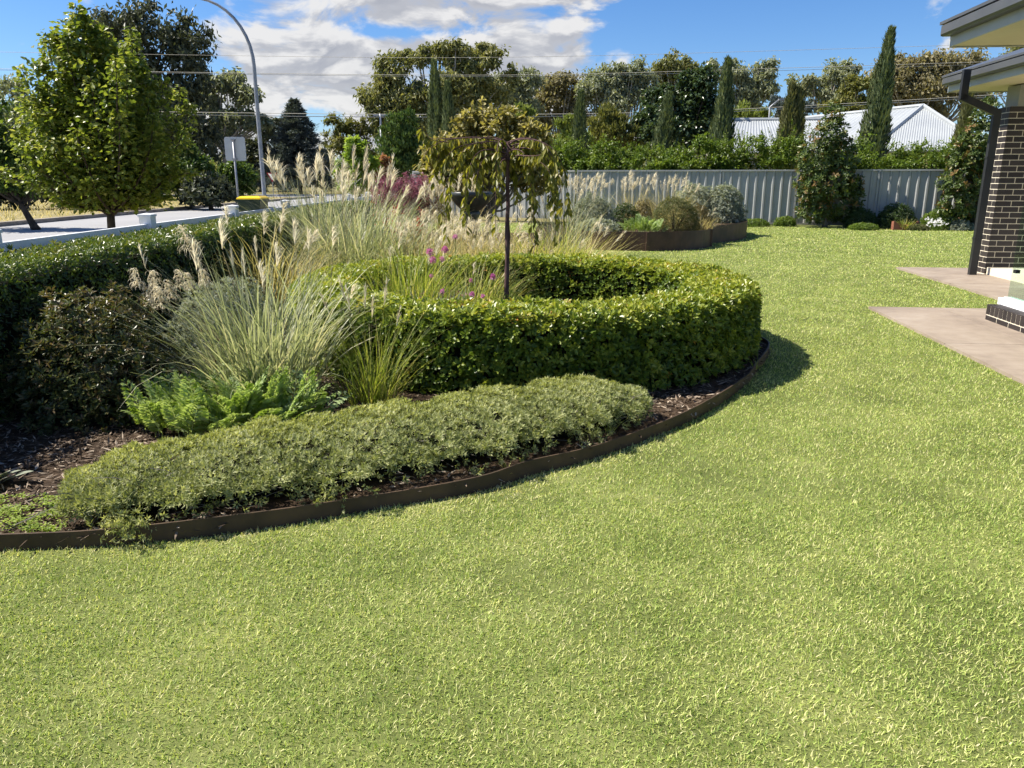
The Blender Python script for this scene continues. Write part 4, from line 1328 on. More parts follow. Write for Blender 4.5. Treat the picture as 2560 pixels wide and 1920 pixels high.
def ring_hedge():
    R0, R1, HH = 1.50, 2.06, .57
    t_ = thing('round_hedge', 'waist low clipped hedge forming a ring around the weeping tree', 'hedge', (*RC, .04))
    g = Geo()
    def surf(kind, n):
        th = rng.uniform(0, 2 * pi, n)
        if kind == 'out': r = np.full(n, R1); z = rng.random(n) ** .9 * HH; nr = 1.0
        elif kind == 'in': r = np.full(n, R0); z = rng.random(n) ** .85 * HH; nr = -1.0
        else: r = np.sqrt(rng.uniform(R0 ** 2, R1 ** 2, n)); z = np.full(n, HH); nr = 0.0
        e = np.stack([np.cos(th), np.sin(th), np.zeros(n)], 1)
        N_ = e * nr if nr else np.tile([0, 0, 1.], (n, 1))
        # soften the shoulders
        if nr:
            k = np.clip((z - HH + .12) / .12, 0, 1)[:, None]; N_ = nrm(N_ + k * np.array([0, 0, 1.2])); r = r - nr * .06 * k[:, 0] ** 2
        else:
            k = np.clip(np.abs(r - (R0 + R1) / 2) / ((R1 - R0) / 2) - .6, 0, .4)[:, None] / .4
            N_ = nrm(N_ + e * (np.sign(r - (R0 + R1) / 2))[:, None] * k * .8); z = z - .05 * k[:, 0] ** 2
        p = np.stack([np.cos(th) * r, np.sin(th) * r, z], 1)
        dep = rng.random(n) ** 1.5 * .12
        p = p + N_ * (.022 * bumps(p + 5, 2.4)[:, None] - dep[:, None] + .02)
        return p, N_, dep
    for kind, n in (('out', 9000), ('in', 3600), ('top', 6800)):
        p, N_, dep = surf(kind, n)
        sy = p[:, 1] / np.hypot(p[:, 0], p[:, 1])          # thinner where the ring turns its back to the garden
        kp = rng.random(n) < (np.where(sy > .35, .35, 1) if kind == 'out' else np.where(sy < -.3, .35, 1) if kind == 'in' else 1.0)
        p, N_, dep = p[kp], N_[kp], dep[kp]; n = len(p)
        top_growth = np.clip(N_[:, 2], 0, 1)  # new growth on upward faces gets a yellower tint
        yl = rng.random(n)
        tint = .30 + .12 * rng.normal(0, 1, n) + top_growth * .24 - dep * 1.2 + .10 * bumps(p, 3.0)
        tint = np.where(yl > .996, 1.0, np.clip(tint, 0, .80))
        ax = N_ + np.array([0, 0, .55]) + rand_dirs(n) * .45
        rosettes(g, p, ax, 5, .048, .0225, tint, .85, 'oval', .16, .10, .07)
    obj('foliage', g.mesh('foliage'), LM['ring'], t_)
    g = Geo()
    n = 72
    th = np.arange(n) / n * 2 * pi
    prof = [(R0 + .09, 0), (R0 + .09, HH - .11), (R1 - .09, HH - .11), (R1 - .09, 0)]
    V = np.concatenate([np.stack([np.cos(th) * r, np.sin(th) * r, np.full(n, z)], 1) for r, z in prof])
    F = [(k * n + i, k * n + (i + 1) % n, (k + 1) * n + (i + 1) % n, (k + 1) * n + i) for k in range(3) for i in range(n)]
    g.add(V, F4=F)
    obj('dark_core', g.mesh('dark_core'), LM['core'], t_)  # solid dark core added to stop view and light passing through


ring_hedge()


def long_hedge():
    x0, x1, y0, y1, HH = -3.96, -3.14, 1.6, 19.0, .94
    t_ = thing('clipped_hedge', 'long dark clipped hedge in front of the white rail at left', 'hedge', (-3.55, 8.0, 0))
    g = Geo()
    def dens(n, p=1.6):     # denser where it stands nearer
        return y0 + (y1 - y0) * rng.random(n) ** p
    for kind, n in (('face', 11500), ('top', 14500), ('end', 500)):
        y = dens(n)
        if kind == 'face':
            z = rng.random(n) ** .9 * HH; p = np.stack([np.full(n, x1), y, z], 1); N_ = np.tile([1., 0, 0], (n, 1))
        elif kind == 'top':
            p = np.stack([rng.uniform(x0, x1, n), y, np.full(n, HH)], 1); N_ = np.tile([0, 0, 1.], (n, 1))
        else:
            p = np.stack([rng.uniform(x0, x1, n), np.full(n, y0), rng.random(n) * HH], 1); N_ = np.tile([0, -1., 0], (n, 1))
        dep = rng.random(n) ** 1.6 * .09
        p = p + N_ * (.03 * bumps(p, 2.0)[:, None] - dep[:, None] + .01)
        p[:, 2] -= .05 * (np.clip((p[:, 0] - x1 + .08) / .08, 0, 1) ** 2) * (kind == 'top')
        tint = np.clip(.20 + .11 * rng.normal(0, 1, n) + (.36 if kind == 'top' else 0) - dep * 1.0, 0, .95)  # sunlit top and shaded face put into the leaf tint
        big = np.clip(.8 + (y - 4) * .05, .8, 1.5)
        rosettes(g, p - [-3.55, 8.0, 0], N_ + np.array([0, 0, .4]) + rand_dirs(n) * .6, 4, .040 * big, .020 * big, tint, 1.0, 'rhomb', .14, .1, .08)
    # loose shoots that stand proud of the cut
    n = 500
    y = dens(n); p = np.stack([rng.uniform(x0, x1, n), y, np.full(n, HH + .01)], 1)
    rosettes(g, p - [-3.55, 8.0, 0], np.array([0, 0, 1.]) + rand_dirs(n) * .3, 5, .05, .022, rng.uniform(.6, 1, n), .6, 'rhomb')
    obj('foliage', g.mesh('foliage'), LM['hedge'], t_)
    g = Geo(); box(g, (x0 + .08 + 3.55, y0 + .1 - 8, 0), (x1 - .09 + 3.55, y1 - 8, HH - .10)); obj('dark_core', g.mesh('dark_core'), LM['core'], t_)  # solid dark filling added in place of twigs, blocks the view through


long_hedge()


def fence_hedge(label, s0, s1, hgt, mat, n, wild, L=.075):
    """shrubs behind the fence; s = metres along the fence from its middle post"""
    mid = FP0 + fdir * (s0 + s1) / 2 - fn * 1.0
    t_ = thing('boundary_hedge', label, 'hedge', (*mid, 0))
    g, gt = Geo(), Geo()
    k = int((s1 - s0) * 9)
    cents = []
    for i in range(k):
        s = rng.uniform(s0, s1); q = FP0 + fdir * s - fn * rng.uniform(.55, 1.5) - mid
        top = hgt(s) * rng.uniform(.86, 1.06)
        z = rng.uniform(.55, .95) * top
        cents.append(((q[0], q[1], z), (rng.uniform(.32, .5), rng.uniform(.32, .5), rng.uniform(.30, .45))))
    for i in range(int((s1 - s0) * 3.0)):
        s = rng.uniform(s0, s1); q = FP0 + fdir * s - fn * rng.uniform(.35, .6) - mid
        cents.append(((q[0], q[1], rng.uniform(1.75, 2.05)), (.38, .28, .26)))
    blob_crown(g, cents, n, L, L * .5, 'bush', 12, .36, .2, .5, 'rhomb')
    for i in range(int((s1 - s0) * wild)):                 # long shoots
        s = rng.uniform(s0, s1); q = FP0 + fdir * s - fn * rng.uniform(.5, 1.3) - mid
        z0 = hgt(s) * .85; ln = rng.uniform(.35, .85) * (1.3 if 2.0 < s < 4.0 else .8)
        d = nrm(np.array([[rng.normal(0, .28), rng.normal(0, .28), 1]]))[0]
        P0 = np.array([q[0], q[1], z0]); P1 = P0 + d * ln
        tube(gt, [P0, P1], [.008, .003], 4, cap=False)
        m_ = int(ln * 60); tt = rng.random(m_)
        pos = P0 + (P1 - P0) * tt[:, None]
        leaves(g, pos, rand_dirs(m_) + d * .7, rand_dirs(m_) + [0, 0, .6], L * rng.uniform(.5, .95, m_) * (1.1 - .5 * tt), L * .3, clamp01(rng.normal(.6, .15, m_)))
    obj('foliage', g.mesh('foliage'), LM[mat], t_)
    if gt.n: obj('shoots', gt.mesh('shoots'), LM['twig'], t_)['kind'] = 'stuff'


fence_hedge('shaggy bright green hedge spilling over the left and middle of the fence', -6.2, 3.6, lambda s: 2.66 + .22 * sin(s * 1.1 + 1) + (.25 if s > 1.5 else 0), 'fresh', 36000, 10, .115)
fence_hedge('clipped bright green hedge above the fence between the two magnolias', 3.6, 9.2, lambda s: 2.56, 'fresh', 22000, 1.0, .10)


def dome(name, label, cat, loc, rad, n, L, W, mat, nl=5, shape='rhomb', open_=.9, tmid=.45, up=.5, stems=12, depth=.3, group=None, lumps=.12, low=-.15, bare=0.0, tj=.1, kk=2.2):
    """rounded shrub: whorls of leaves over a bumpy dome, twigs inside"""
    t_ = thing(name, label, cat, loc, group=group)
    rad = np.asarray(rad, float)
    g, gt = Geo(), Geo()
    n = int(n * .75)
    d = rand_dirs(int(n * 1.7)); d = d[d[:, 2] > low][:n]; n = len(d)
    dep = rng.random(n) ** 1.5 * depth
    ph = rng.uniform(0, 10)
    lump = 1 + lumps * bumps(d * 1.6 + ph, kk)
    p = d * rad * (lump * (1 - dep))[:, None]
    p[:, 2] = np.maximum(p[:, 2] + rad[2] * .12, .01)
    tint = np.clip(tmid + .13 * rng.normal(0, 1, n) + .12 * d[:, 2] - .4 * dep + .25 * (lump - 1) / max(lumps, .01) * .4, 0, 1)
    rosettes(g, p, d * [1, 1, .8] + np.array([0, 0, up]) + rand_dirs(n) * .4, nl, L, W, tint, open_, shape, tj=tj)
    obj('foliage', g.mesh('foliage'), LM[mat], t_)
    for i in range(stems):
        q = p[rng.integers(n)]
        tube(gt, bez((q[0] * .15, q[1] * .15, 0), (q[0] * .5, q[1] * .5, q[2] * .7), q * (1.0 + bare * rng.random()), 5), np.linspace(.012, .003, 5) * max(1, rad[2]), 4, cap=False)
    obj('twigs', gt.mesh('twigs'), LM['twig'], t_)
    return t_


# low grey-green shrub along the edging
def westringia():
    line = smooth_line([(-2.02, 3.22), (-1.5, 3.46), (-.9, 3.74), (-.3, 4.08), (.2, 4.40), (.76, 4.76)], 8)
    t_ = thing('low_shrub', 'long low grey green groundcover shrub spilling along the brown edging', 'shrub', (-.6, 4.0, .04))
    o_ = np.array([-.6, 4.0, .04])
    g, gt = Geo(), Geo()
    n = 15500
    s = rng.random(n)
    u = s * (len(line) - 1); i = np.minimum(u.astype(int), len(line) - 2); f = (u - i)[:, None]
    c = line[i] * (1 - f) + line[i + 1] * f
    T = nrm(line[i + 1] - line[i]); Nn = np.stack([T[:, 1], -T[:, 0]], 1)        # towards the lawn
    half = np.interp(s, [0, .12, .35, .7, .93, 1], [.22, .38, .45, .42, .36, .2])
    hh = np.interp(s, [0, .1, .35, .7, .92, 1], [.05, .115, .15, .155, .15, .10])
    a = rng.uniform(-.30, pi + .18, n)                   # across: lawn side -> top -> far side
    lum = 1 + .05 * np.sin(s * 31 + 2 * np.cos(a)) + .05 * np.sin(s * 83 + 3 * a) + .06 * np.sin(s * 57 - 4 * a) + .05 * np.sin(s * 141 + 5 * a)
    dep = rng.random(n) ** 1.6 * .30
    r = lum * (1 - dep) * (np.abs(np.cos(a)) ** 3.2 + np.abs(np.sin(a)) ** 3.2) ** (-1 / 3.2)
    pr = np.stack([c[:, 0] + Nn[:, 0] * np.cos(a) * half * r, c[:, 1] + Nn[:, 1] * np.cos(a) * half * r, .05 + np.maximum(np.sin(a), -.15) ** 1 * hh * r + .06], 1)
    pr[:, 2] = np.maximum(pr[:, 2], .045)
    # loose underside: thin out near the ground on the lawn side
    keep = (np.sin(a) > .30) | (rng.random(n) < np.where(np.cos(a) > 0, .10, .3))
    pr, a2, dep2, lum2, Nn2 = pr[keep], a[keep], dep[keep], lum[keep], Nn[keep]
    m_ = len(pr)
    ax = np.stack([Nn2[:, 0] * np.cos(a2), Nn2[:, 1] * np.cos(a2), np.sin(a2) + .5], 1) + rand_dirs(m_) * .5
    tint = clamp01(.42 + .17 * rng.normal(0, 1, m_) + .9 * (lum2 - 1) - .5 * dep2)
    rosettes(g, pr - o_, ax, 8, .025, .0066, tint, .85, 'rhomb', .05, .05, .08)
    # a few trails hanging over the edging
    for (px, py) in ((290, 1300), (320, 1310), (305, 1320), (1480, 1090), (820, 1240)):
        q = np.array(ground(px, py, .08)); m_ = 60
        pos = q + rng.normal(0, 1, (m_, 3)) * [.05, .03, .035]
        rosettes(g, pos - o_, rand_dirs(m_) + [0, -.4, .2], 8, .022, .006, scatter_tint(m_), .85, 'rhomb')
    obj('foliage', g.mesh('foliage'), LM['westringia'], t_)
    # opaque dark core, added to keep light from passing to the lawn side
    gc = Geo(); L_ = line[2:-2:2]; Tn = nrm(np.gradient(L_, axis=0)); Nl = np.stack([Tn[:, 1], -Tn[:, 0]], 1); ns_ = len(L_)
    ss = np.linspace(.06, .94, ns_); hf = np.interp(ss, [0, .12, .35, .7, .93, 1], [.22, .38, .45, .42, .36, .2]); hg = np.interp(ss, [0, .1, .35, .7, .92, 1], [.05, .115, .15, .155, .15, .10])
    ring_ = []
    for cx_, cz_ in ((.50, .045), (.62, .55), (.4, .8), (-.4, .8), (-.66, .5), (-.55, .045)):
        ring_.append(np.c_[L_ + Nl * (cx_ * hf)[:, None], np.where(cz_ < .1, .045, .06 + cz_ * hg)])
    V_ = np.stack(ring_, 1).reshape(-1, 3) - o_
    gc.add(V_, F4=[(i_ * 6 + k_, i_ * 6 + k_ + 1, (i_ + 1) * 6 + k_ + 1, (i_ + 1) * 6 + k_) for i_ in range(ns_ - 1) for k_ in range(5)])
    obj('dark_core', gc.mesh('dark_core'), LM['core'], t_)
    # bare wiry stems under the skirt
    for k in range(420):
        s_ = rng.uniform(.04, .97); u_ = s_ * (len(line) - 1); i_ = min(int(u_), len(line) - 2)
        c_ = line[i_]; T_ = nrm(line[i_ + 1] - line[i_]); N_ = np.array([T_[1], -T_[0]])
        e_ = rng.uniform(.55, .95) * np.interp(s_, [0, .35, 1], [.3, .38, .3])
        b0 = np.array([*(c_ + N_ * rng.uniform(-.1, .2) + T_ * rng.normal(0, .1)), .045]); b1 = np.array([*(c_ + N_ * e_ + T_ * rng.normal(0, .16)), rng.uniform(.06, .26)])
        tube(gt, bez(b0 - o_, (b0 + b1) / 2 + [0, 0, rng.uniform(-.02, .09)] - o_, b1 - o_, 5), np.linspace(.0035, .0015, 5), 3, cap=False)
    obj('stems', gt.mesh('stems'), LM['wood_grey'], t_)


westringia()

q = ground(215, 1085)
dome('bronze_shrub', 'dark bronze leaved shrub against the clipped hedge at left', 'shrub', (-2.62, 4.75, .04), (.50, .46, .70), 2900, .040, .015, 'redbush', 6, 'oval', .9, .34, .8, 60, .45, lumps=.16, bare=.12, tj=.16)
dome('silver_shrub', 'silver leaved shrub half hidden behind the front grass clump', 'shrub', (-2.30, 6.15, .04), (.48, .42, .60), 3000, .035, .012, 'silver', 6, 'rhomb', .9, .45, .7, 20, .3)


# fern-leaved perennial: arching divided leaves
def fern_leaf_mesh(n_pairs=9, L=.36, lean=.25, cur=.75):
    g = Geo()
    t = np.linspace(.18, 1, n_pairs)
    tf = np.linspace(0, 1, 41); thf = lean + cur * tf ** 1.5
    Pf = np.cumsum(np.c_[np.sin(thf), np.zeros(41), np.cos(thf)] * L / 41, axis=0)
    blades(g, [(0, 0, 0)], [(1, 0)], L, lean, cur, .007, .95, 7, power=1.5)
    for tt in t:
        p = np.array([np.interp(tt, tf, Pf[:, j]) for j in range(3)]); th = lean + cur * tt ** 1.5
        f_ = np.array([sin(th), 0, cos(th)]); nn = np.array([-cos(th), 0, sin(th)])
        ln = L * .24 * sin(pi * min(1, tt * .86 + .12)) ** .7 + .006
        for s in (-1, 1):
            d = nrm(f_ * .75 + np.array([0, s, 0]))
            tn = rng.uniform(.25, .95)
            leaves(g, [p], [d], [nn], ln, ln * .30, tn, 'oval', .1, .15)
            for q_, l2 in ((.35, .5), (.62, .36)):
                for sg_ in (1, -.6):
                    leaves(g, [p + d * ln * q_], [nrm(d + f_ * sg_)], [nn], ln * l2, ln * l2 * .45, tn, 'rhomb', .1, .1)
    return g.mesh('frond')


FERNS = [fern_leaf_mesh(8, .34), fern_leaf_mesh(9, .38, .15, .6), fern_leaf_mesh(7, .30, .35, 1.0)]
for me in FERNS: me.materials.append(LM['cardoon'])


def fern(label, loc, rx, ry, n, sc):
    t_ = thing('ferny_perennial', label, 'plant', loc)
    for i in range(n):
        a = rng.uniform(0, 2 * pi); r = rng.random() ** .6
        obj('frond', FERNS[i % 3], None, t_, (cos(a) * r * rx, sin(a) * r * ry, rng.uniform(-.02, .02)),
            (rng.normal(0, .22), rng.uniform(-.25, .30), a + rng.normal(0, .8)), (sc * rng.uniform(.7, 1.15),) * 3)


fern('bright green fern leaved perennial before the front grass clump', (-1.70, 4.42, .04), .50, .30, 150, .95)
fern('lime green ferny plant at the front of the raised bed', (2.85, 17.15, .34), .45, .25, 60, 1.0)

# ================================================================== ornamental grasses
def plume_mesh(kind, stem=.95):
    """flower head of a tall grass on its stem"""
    g = Geo()
    ln = {'open': .24, 'narrow': .26, 'curly': .16, 'droop': .26}[kind]
    top = stem + ln
    bend = {'open': .06, 'narrow': .02, 'curly': .02, 'droop': .14}[kind]
    ax = bez((0, 0, 0), (0, 0, stem * .8), (bend, 0, top), 10)
    tube(g, ax, np.linspace(.0034, .0012, 10), 3, tint=.12, cap=False)
    n = {'open': 46, 'narrow': 34, 'curly': 60, 'droop': 44}[kind]
    tt = rng.random(n) ** .9
    base = np.stack([np.interp(stem + tt * ln * .8, ax[:, 2], ax[:, j]) for j in range(3)], 1)
    a = rng.normal(0, {'open': 1.0, 'narrow': 2.5, 'curly': 2.5, 'droop': .7}[kind], n)
    L = {'open': .17, 'narrow': .13, 'curly': .14, 'droop': .20}[kind] * (1.05 - .55 * tt) * rng.uniform(.7, 1.2, n)
    lean = {'open': .35, 'narrow': .12, 'curly': .7, 'droop': .5}[kind]
    cur = {'open': .8, 'narrow': .25, 'curly': 3.4, 'droop': 1.5}[kind]
    blades(g, base, np.stack([np.cos(a), np.sin(a)], 1), L, rng.normal(lean, .12, n), rng.normal(cur, .3, n), rng.uniform(.006, .010, n), clamp01(rng.normal(.80, .15, n)), 4, .6, 1.2, 2.2)
    return g.mesh('plume')


PL_ = {k: [plume_mesh(k) for _ in range(2)] for k in ('open', 'narrow', 'curly', 'droop')}
for v in PL_.values():
    for me in v: me.materials.append(LM['plume'])


def tall_grass(label, loc, h, spread, n, mat='grass_grey', W=.011, plumes=0, kinds=('open', 'narrow'), tint=.5, lean=.28, curve=.95, pl_sc=1.0, plr=.5, face=None, nseg=6, group='clumps of tall ornamental grass', name='ornamental_grass', pz=0.0):
    t_ = thing(name, label, 'grass clump', loc, group=group)
    g = Geo()
    r = rng.random(n) ** .6 * spread * .34
    a = rng.uniform(0, 2 * pi, n)
    base = np.stack([np.cos(a) * r, np.sin(a) * r, np.zeros(n)], 1)
    ad = a + rng.normal(0, .6, n)
    blades(g, base, np.stack([np.cos(ad), np.sin(ad)], 1), h * rng.uniform(.55, 1.2, n), np.abs(rng.normal(lean, .16, n)) * (.35 + .9 * r / (spread * .34 + 1e-6)), rng.normal(curve, .4, n), W * rng.uniform(.6, 1.35, n), clamp01(rng.normal(tint, .27, n)), nseg, .5)
    k = n // 6                                            # short and dead blades at the foot
    a2 = rng.uniform(0, 2 * pi, k)
    blades(g, np.stack([np.cos(a2), np.sin(a2), np.zeros(k)], 1) * [spread * .3, spread * .3, 0], np.stack([np.cos(a2), np.sin(a2)], 1), h * rng.uniform(.25, .5, k), rng.uniform(.3, .9, k), rng.normal(1.2, .4, k), W * .8, clamp01(rng.normal(.85, .12, k)), 4, .5)
    obj('blades', g.mesh('blades'), LM[mat], t_)
    for i in range(plumes):
        a = rng.uniform(0, 2 * pi); rr = rng.random() ** .6 * spread * .3
        kd = kinds[rng.integers(len(kinds))]; me = PL_[kd][rng.integers(2)]
        s = h / 1.15 * pl_sc * rng.uniform(.82, 1.16)
        tl = rng.uniform(.02, plr)
        ar = a if face is None else face + rng.normal(0, .5)
        # tilt outwards
        M_ = Matrix.Rotation(a, 4, 'Z') @ Matrix.Rotation(tl, 4, 'Y') @ Matrix.Rotation(ar - a, 4, 'Z')
        o = obj('plume', me, None, t_, (cos(a) * rr, sin(a) * rr, pz), M_.to_euler(), (s, s, s))
    return t_


# front clump, leaning out both ways, with pale heads to the left
fc = tall_grass('big grey green grass clump with creamy heads in front of the round hedge', (-1.68, 5.05, .04), 1.02, 1.0, 640, 'grass_grey', .0125, 0, tint=.48, lean=.32, curve=.85)
for (px, py, D, kd, s, az_) in [(360, 640, 5.3, 'narrow', .9, 2.2), (345, 690, 5.2, 'curly', .85, 2.5), (395, 700, 5.2, 'curly', 1.0, 2.6), (405, 740, 5.1, 'curly', 1.0, 2.4), (380, 735, 5.2, 'curly', .9, 2.8), (430, 720, 5.3, 'curly', .9, .4), (470, 590, 5.5, 'curly', 1.25, .2), (488, 640, 5.4, 'open', 1.1, .1), (500, 660, 5.3, 'narrow', .9, .3), (475, 700, 5.3, 'curly', .8, .3), (512, 690, 5.3, 'curly', .8, .0), (455, 695, 5.2, 'curly', .8, 1.0), (553, 590, 5.6, 'open', 1.2, .1),
                                (580, 640, 5.6, 'narrow', 1.0, .2), (610, 655, 5.5, 'narrow', 1.1, .1), (640, 615, 5.8, 'narrow', .9, .0), (655, 690, 5.4, 'open', 1.0, .0), (870, 740, 5.7, 'droop', 1.1, .0), (690, 640, 5.9, 'open', 1.0, .2), (735, 580, 6.0, 'open', 1.0, .1), (770, 600, 6.1, 'open', 1.0, .0), (830, 590, 6.2, 'droop', 1.0, .0)]:
    tip = np.array(at(px, py, D)); b_ = np.array([-1.68, 5.05, .04]) + np.array([rng.normal(0, .10), rng.normal(0, .1), 0]) + np.array([.25, .2, 0]) * (px > 650)
    g = Geo()
    s = s * .78
    stem_top = tip - np.array([0, 0, .12 * s])
    m_ = (b_ + stem_top) / 2 * [1, 1, 0] + np.array([(b_[0] - stem_top[0]) * .12, 0, stem_top[2] * .62])
    P = bez(b_, m_, stem_top, 9)
    tube(g, P, np.linspace(.0040, .0022, 9), 4, tint=.15, cap=False)
    dirn = nrm(nrm(P[-1] - P[-2]) * .35 + np.array([0, 0, 1.]))
    n = {'open': 60, 'narrow': 40, 'curly': 85, 'droop': 55}[kd]
    tt = rng.random(n); ln = .20 * s
    base = P[-1] + dirn * (tt * ln)[:, None]
    a = az_ + rng.normal(0, {'open': .9, 'narrow': 2.5, 'curly': 2.0, 'droop': .6}[kd], n)
    Ls = {'open': .17, 'narrow': .11, 'curly': .14, 'droop': .19}[kd] * s * (1.05 - .5 * tt) * rng.uniform(.7, 1.2, n)
    blades(g, base, np.stack([np.cos(a), np.sin(a)], 1), Ls, rng.normal({'open': .3, 'narrow': .12, 'curly': .6, 'droop': .5}[kd], .12, n), rng.normal({'open': .7, 'narrow': .25, 'curly': 3.4, 'droop': 1.4}[kd], .3, n), rng.uniform(.004, .007, n), clamp01(rng.normal(.85 if kd != 'curly' else .74, .12, n)), 5, .6, 1.2, 2.2)
    obj('plume', g.mesh('plume', offset=(-1.68, 5.05, .04)), LM['plume'], fc)

tall_grass('small bright green grass tuft at the foot of the round hedge', (-.93, 4.92, .04), .66, .42, 210, 'grass_green', .006, 0, tint=.42, lean=.30, curve=.75)
tg = thing('flower_stalks', 'few thin pale grass stalks rising from the small green tuft', 'grass stalks', (-.93, 4.92, .04))
for i in range(7):
    a = rng.uniform(0, 6.28); s = rng.uniform(.55, .78)
    obj('stalk', PL_['narrow'][i % 2], None, tg, (cos(a) * .06, sin(a) * .06, 0), (rng.normal(0, .16), rng.normal(.05, .16), a), (s * .8, s * .8, s))

tall_grass('large grey green grass clump with many pale plumes left of centre', (-2.10, 10.3, .04), 1.45, 2.0, 900, 'grass_grey', .018, 18, ('open', 'narrow'), .50, .36, 1.0, .98, .42, 0.2, pz=.15)
tall_grass('arching yellowish grass clump beside the end of the clipped hedge', (-2.75, 8.9, .04), 1.2, 1.4, 560, 'grass_tan', .014, 7, ('open', 'droop'), .42, .42, 1.4, .95, .5, 0.2)
tall_grass('tall narrow plumed grass clump nearest the lamp pole', (-2.75, 11.4, .04), 1.5, 1.4, 480, 'grass_grey', .017, 15, ('narrow', 'open'), .6, .3, .8, 1.02, .36, 0.3, pz=.12)
tall_grass('plumed grass clump just right of the largest grey green clump', (-2.3, 12.2, .04), 1.35, 1.3, 520, 'grass_grey', .017, 16, ('open', 'narrow'), .62, .3, .9, 1.0, .4, 0.2, pz=.12)
tall_grass('straw coloured feathery clump before the pink flower bank', (-1.05, 9.9, .04), .95, 1.3, 620, 'grass_tan', .0115, 25, ('droop', 'open'), .62, .3, 1.0, 1.0, .45, 0.2)
tall_grass('straw coloured clump behind the magenta flowers in the round hedge', (-.42, 9.95, .04), .90, 1.3, 620, 'grass_tan', .0115, 22, ('droop', 'open'), .62, .3, 1.0, 1.0, .45, 0.2)
tall_grass('pale wheat coloured clump under the dark bowl', (-.60, 11.2, .04), .90, 1.4, 560, 'grass_tan', .012, 25, ('droop', 'open'), .7, .28, .9, 1.0, .4, 0.2)
tall_grass('pinkish straw grass clump in front of the rust tree', (-1.75, 11.8, .04), .92, 1.3, 460, 'grass_tan', .013, 19, ('droop', 'open'), .8, .3, .9, 1.0, .4, 0.2)
tall_grass('golden green grass clump right of the weeping tree trunk', (.35, 10.2, .04), 1.0, 1.4, 760, 'grass_green', .0125, 7, ('narrow', 'open'), .66, .36, 1.05, 1.0, .5, 0.2)
tall_grass('loose golden grass arching over the lawn beside the raised bed', (.80, 10.9, .04), .95, 1.3, 480, 'grass_tan', .011, 9, ('open', 'narrow'), .5, .5, .9, 1.05, .75, 0.3)
tall_grass('low straw tuft filling the bed between round hedge and bowl', (-.05, 9.75, .04), .78, 1.1, 420, 'grass_tan', .011, 12, ('droop', 'open'), .6, .34, 1.0, 1.0, .45, 0.2)
tall_grass('fine green grass just inside the front left of the round hedge', (-.80, 6.75, .04), .70, .8, 380, 'grass_green', .008, 0, tint=.45, lean=.3, curve=1.0)
tall_grass('upright cream plumed grass clump left of the dark bowl', (-.98, 13.4, .04), 1.36, .8, 220, 'grass_tan', .009, 34, ('narrow', 'open'), .72, .2, .6, 1.0, .34, 0.2)
tall_grass('white plumed grass clump at the left end of the raised bed', (1.05, 15.2, .04), 1.30, 1.1, 260, 'grass_grey', .010, 25, ('open', 'narrow'), .7, .25, .8, 1.02, .40, 0.2, pz=.1)
tall_grass('fresh green grass inside the round hedge left of the trunk', (-1.02, 7.35, .04), .98, .95, 560, 'grass_green', .0105, 5, ('droop', 'open'), .42, .25, .9, .95, .35, 0.2)
tall_grass('wispy green grass inside the hedge near the magenta flowers', (-.40, 7.7, .04), .80, 1.0, 460, 'grass_green', .0085, 4, ('droop',), .5, .32, 1.1, .9, .4, 0.2)
tall_grass('cream plumed grass clump in the raised bed behind the silver bush', (1.9, 19.2, .33), 1.05, .9, 200, 'grass_grey', .010, 22, ('open', 'curly'), .7, .25, .8, 1.05, .35, .2)
tall_grass('pale nodding plumed grass clump in the middle of the raised bed', (3.0, 19.6, .33), 1.10, .9, 220, 'grass_tan', .010, 21, ('droop', 'open'), .7, .25, .8, 1.05, .40, .2)
tall_grass('golden tan grass clump behind the brown heath mound', (3.75, 18.9, .33), 1.08, 1.2, 420, 'grass_tan', .010, 25, ('droop', 'narrow'), .55, .32, .85, 1.05, .42, .2)
tall_grass('drooping dry grass tuft at the right end of the raised bed', (4.35, 18.0, .33), .55, .7, 240, 'grass_tan', .007, 6, ('droop',), .75, .45, 1.5, .9, .5, .2)

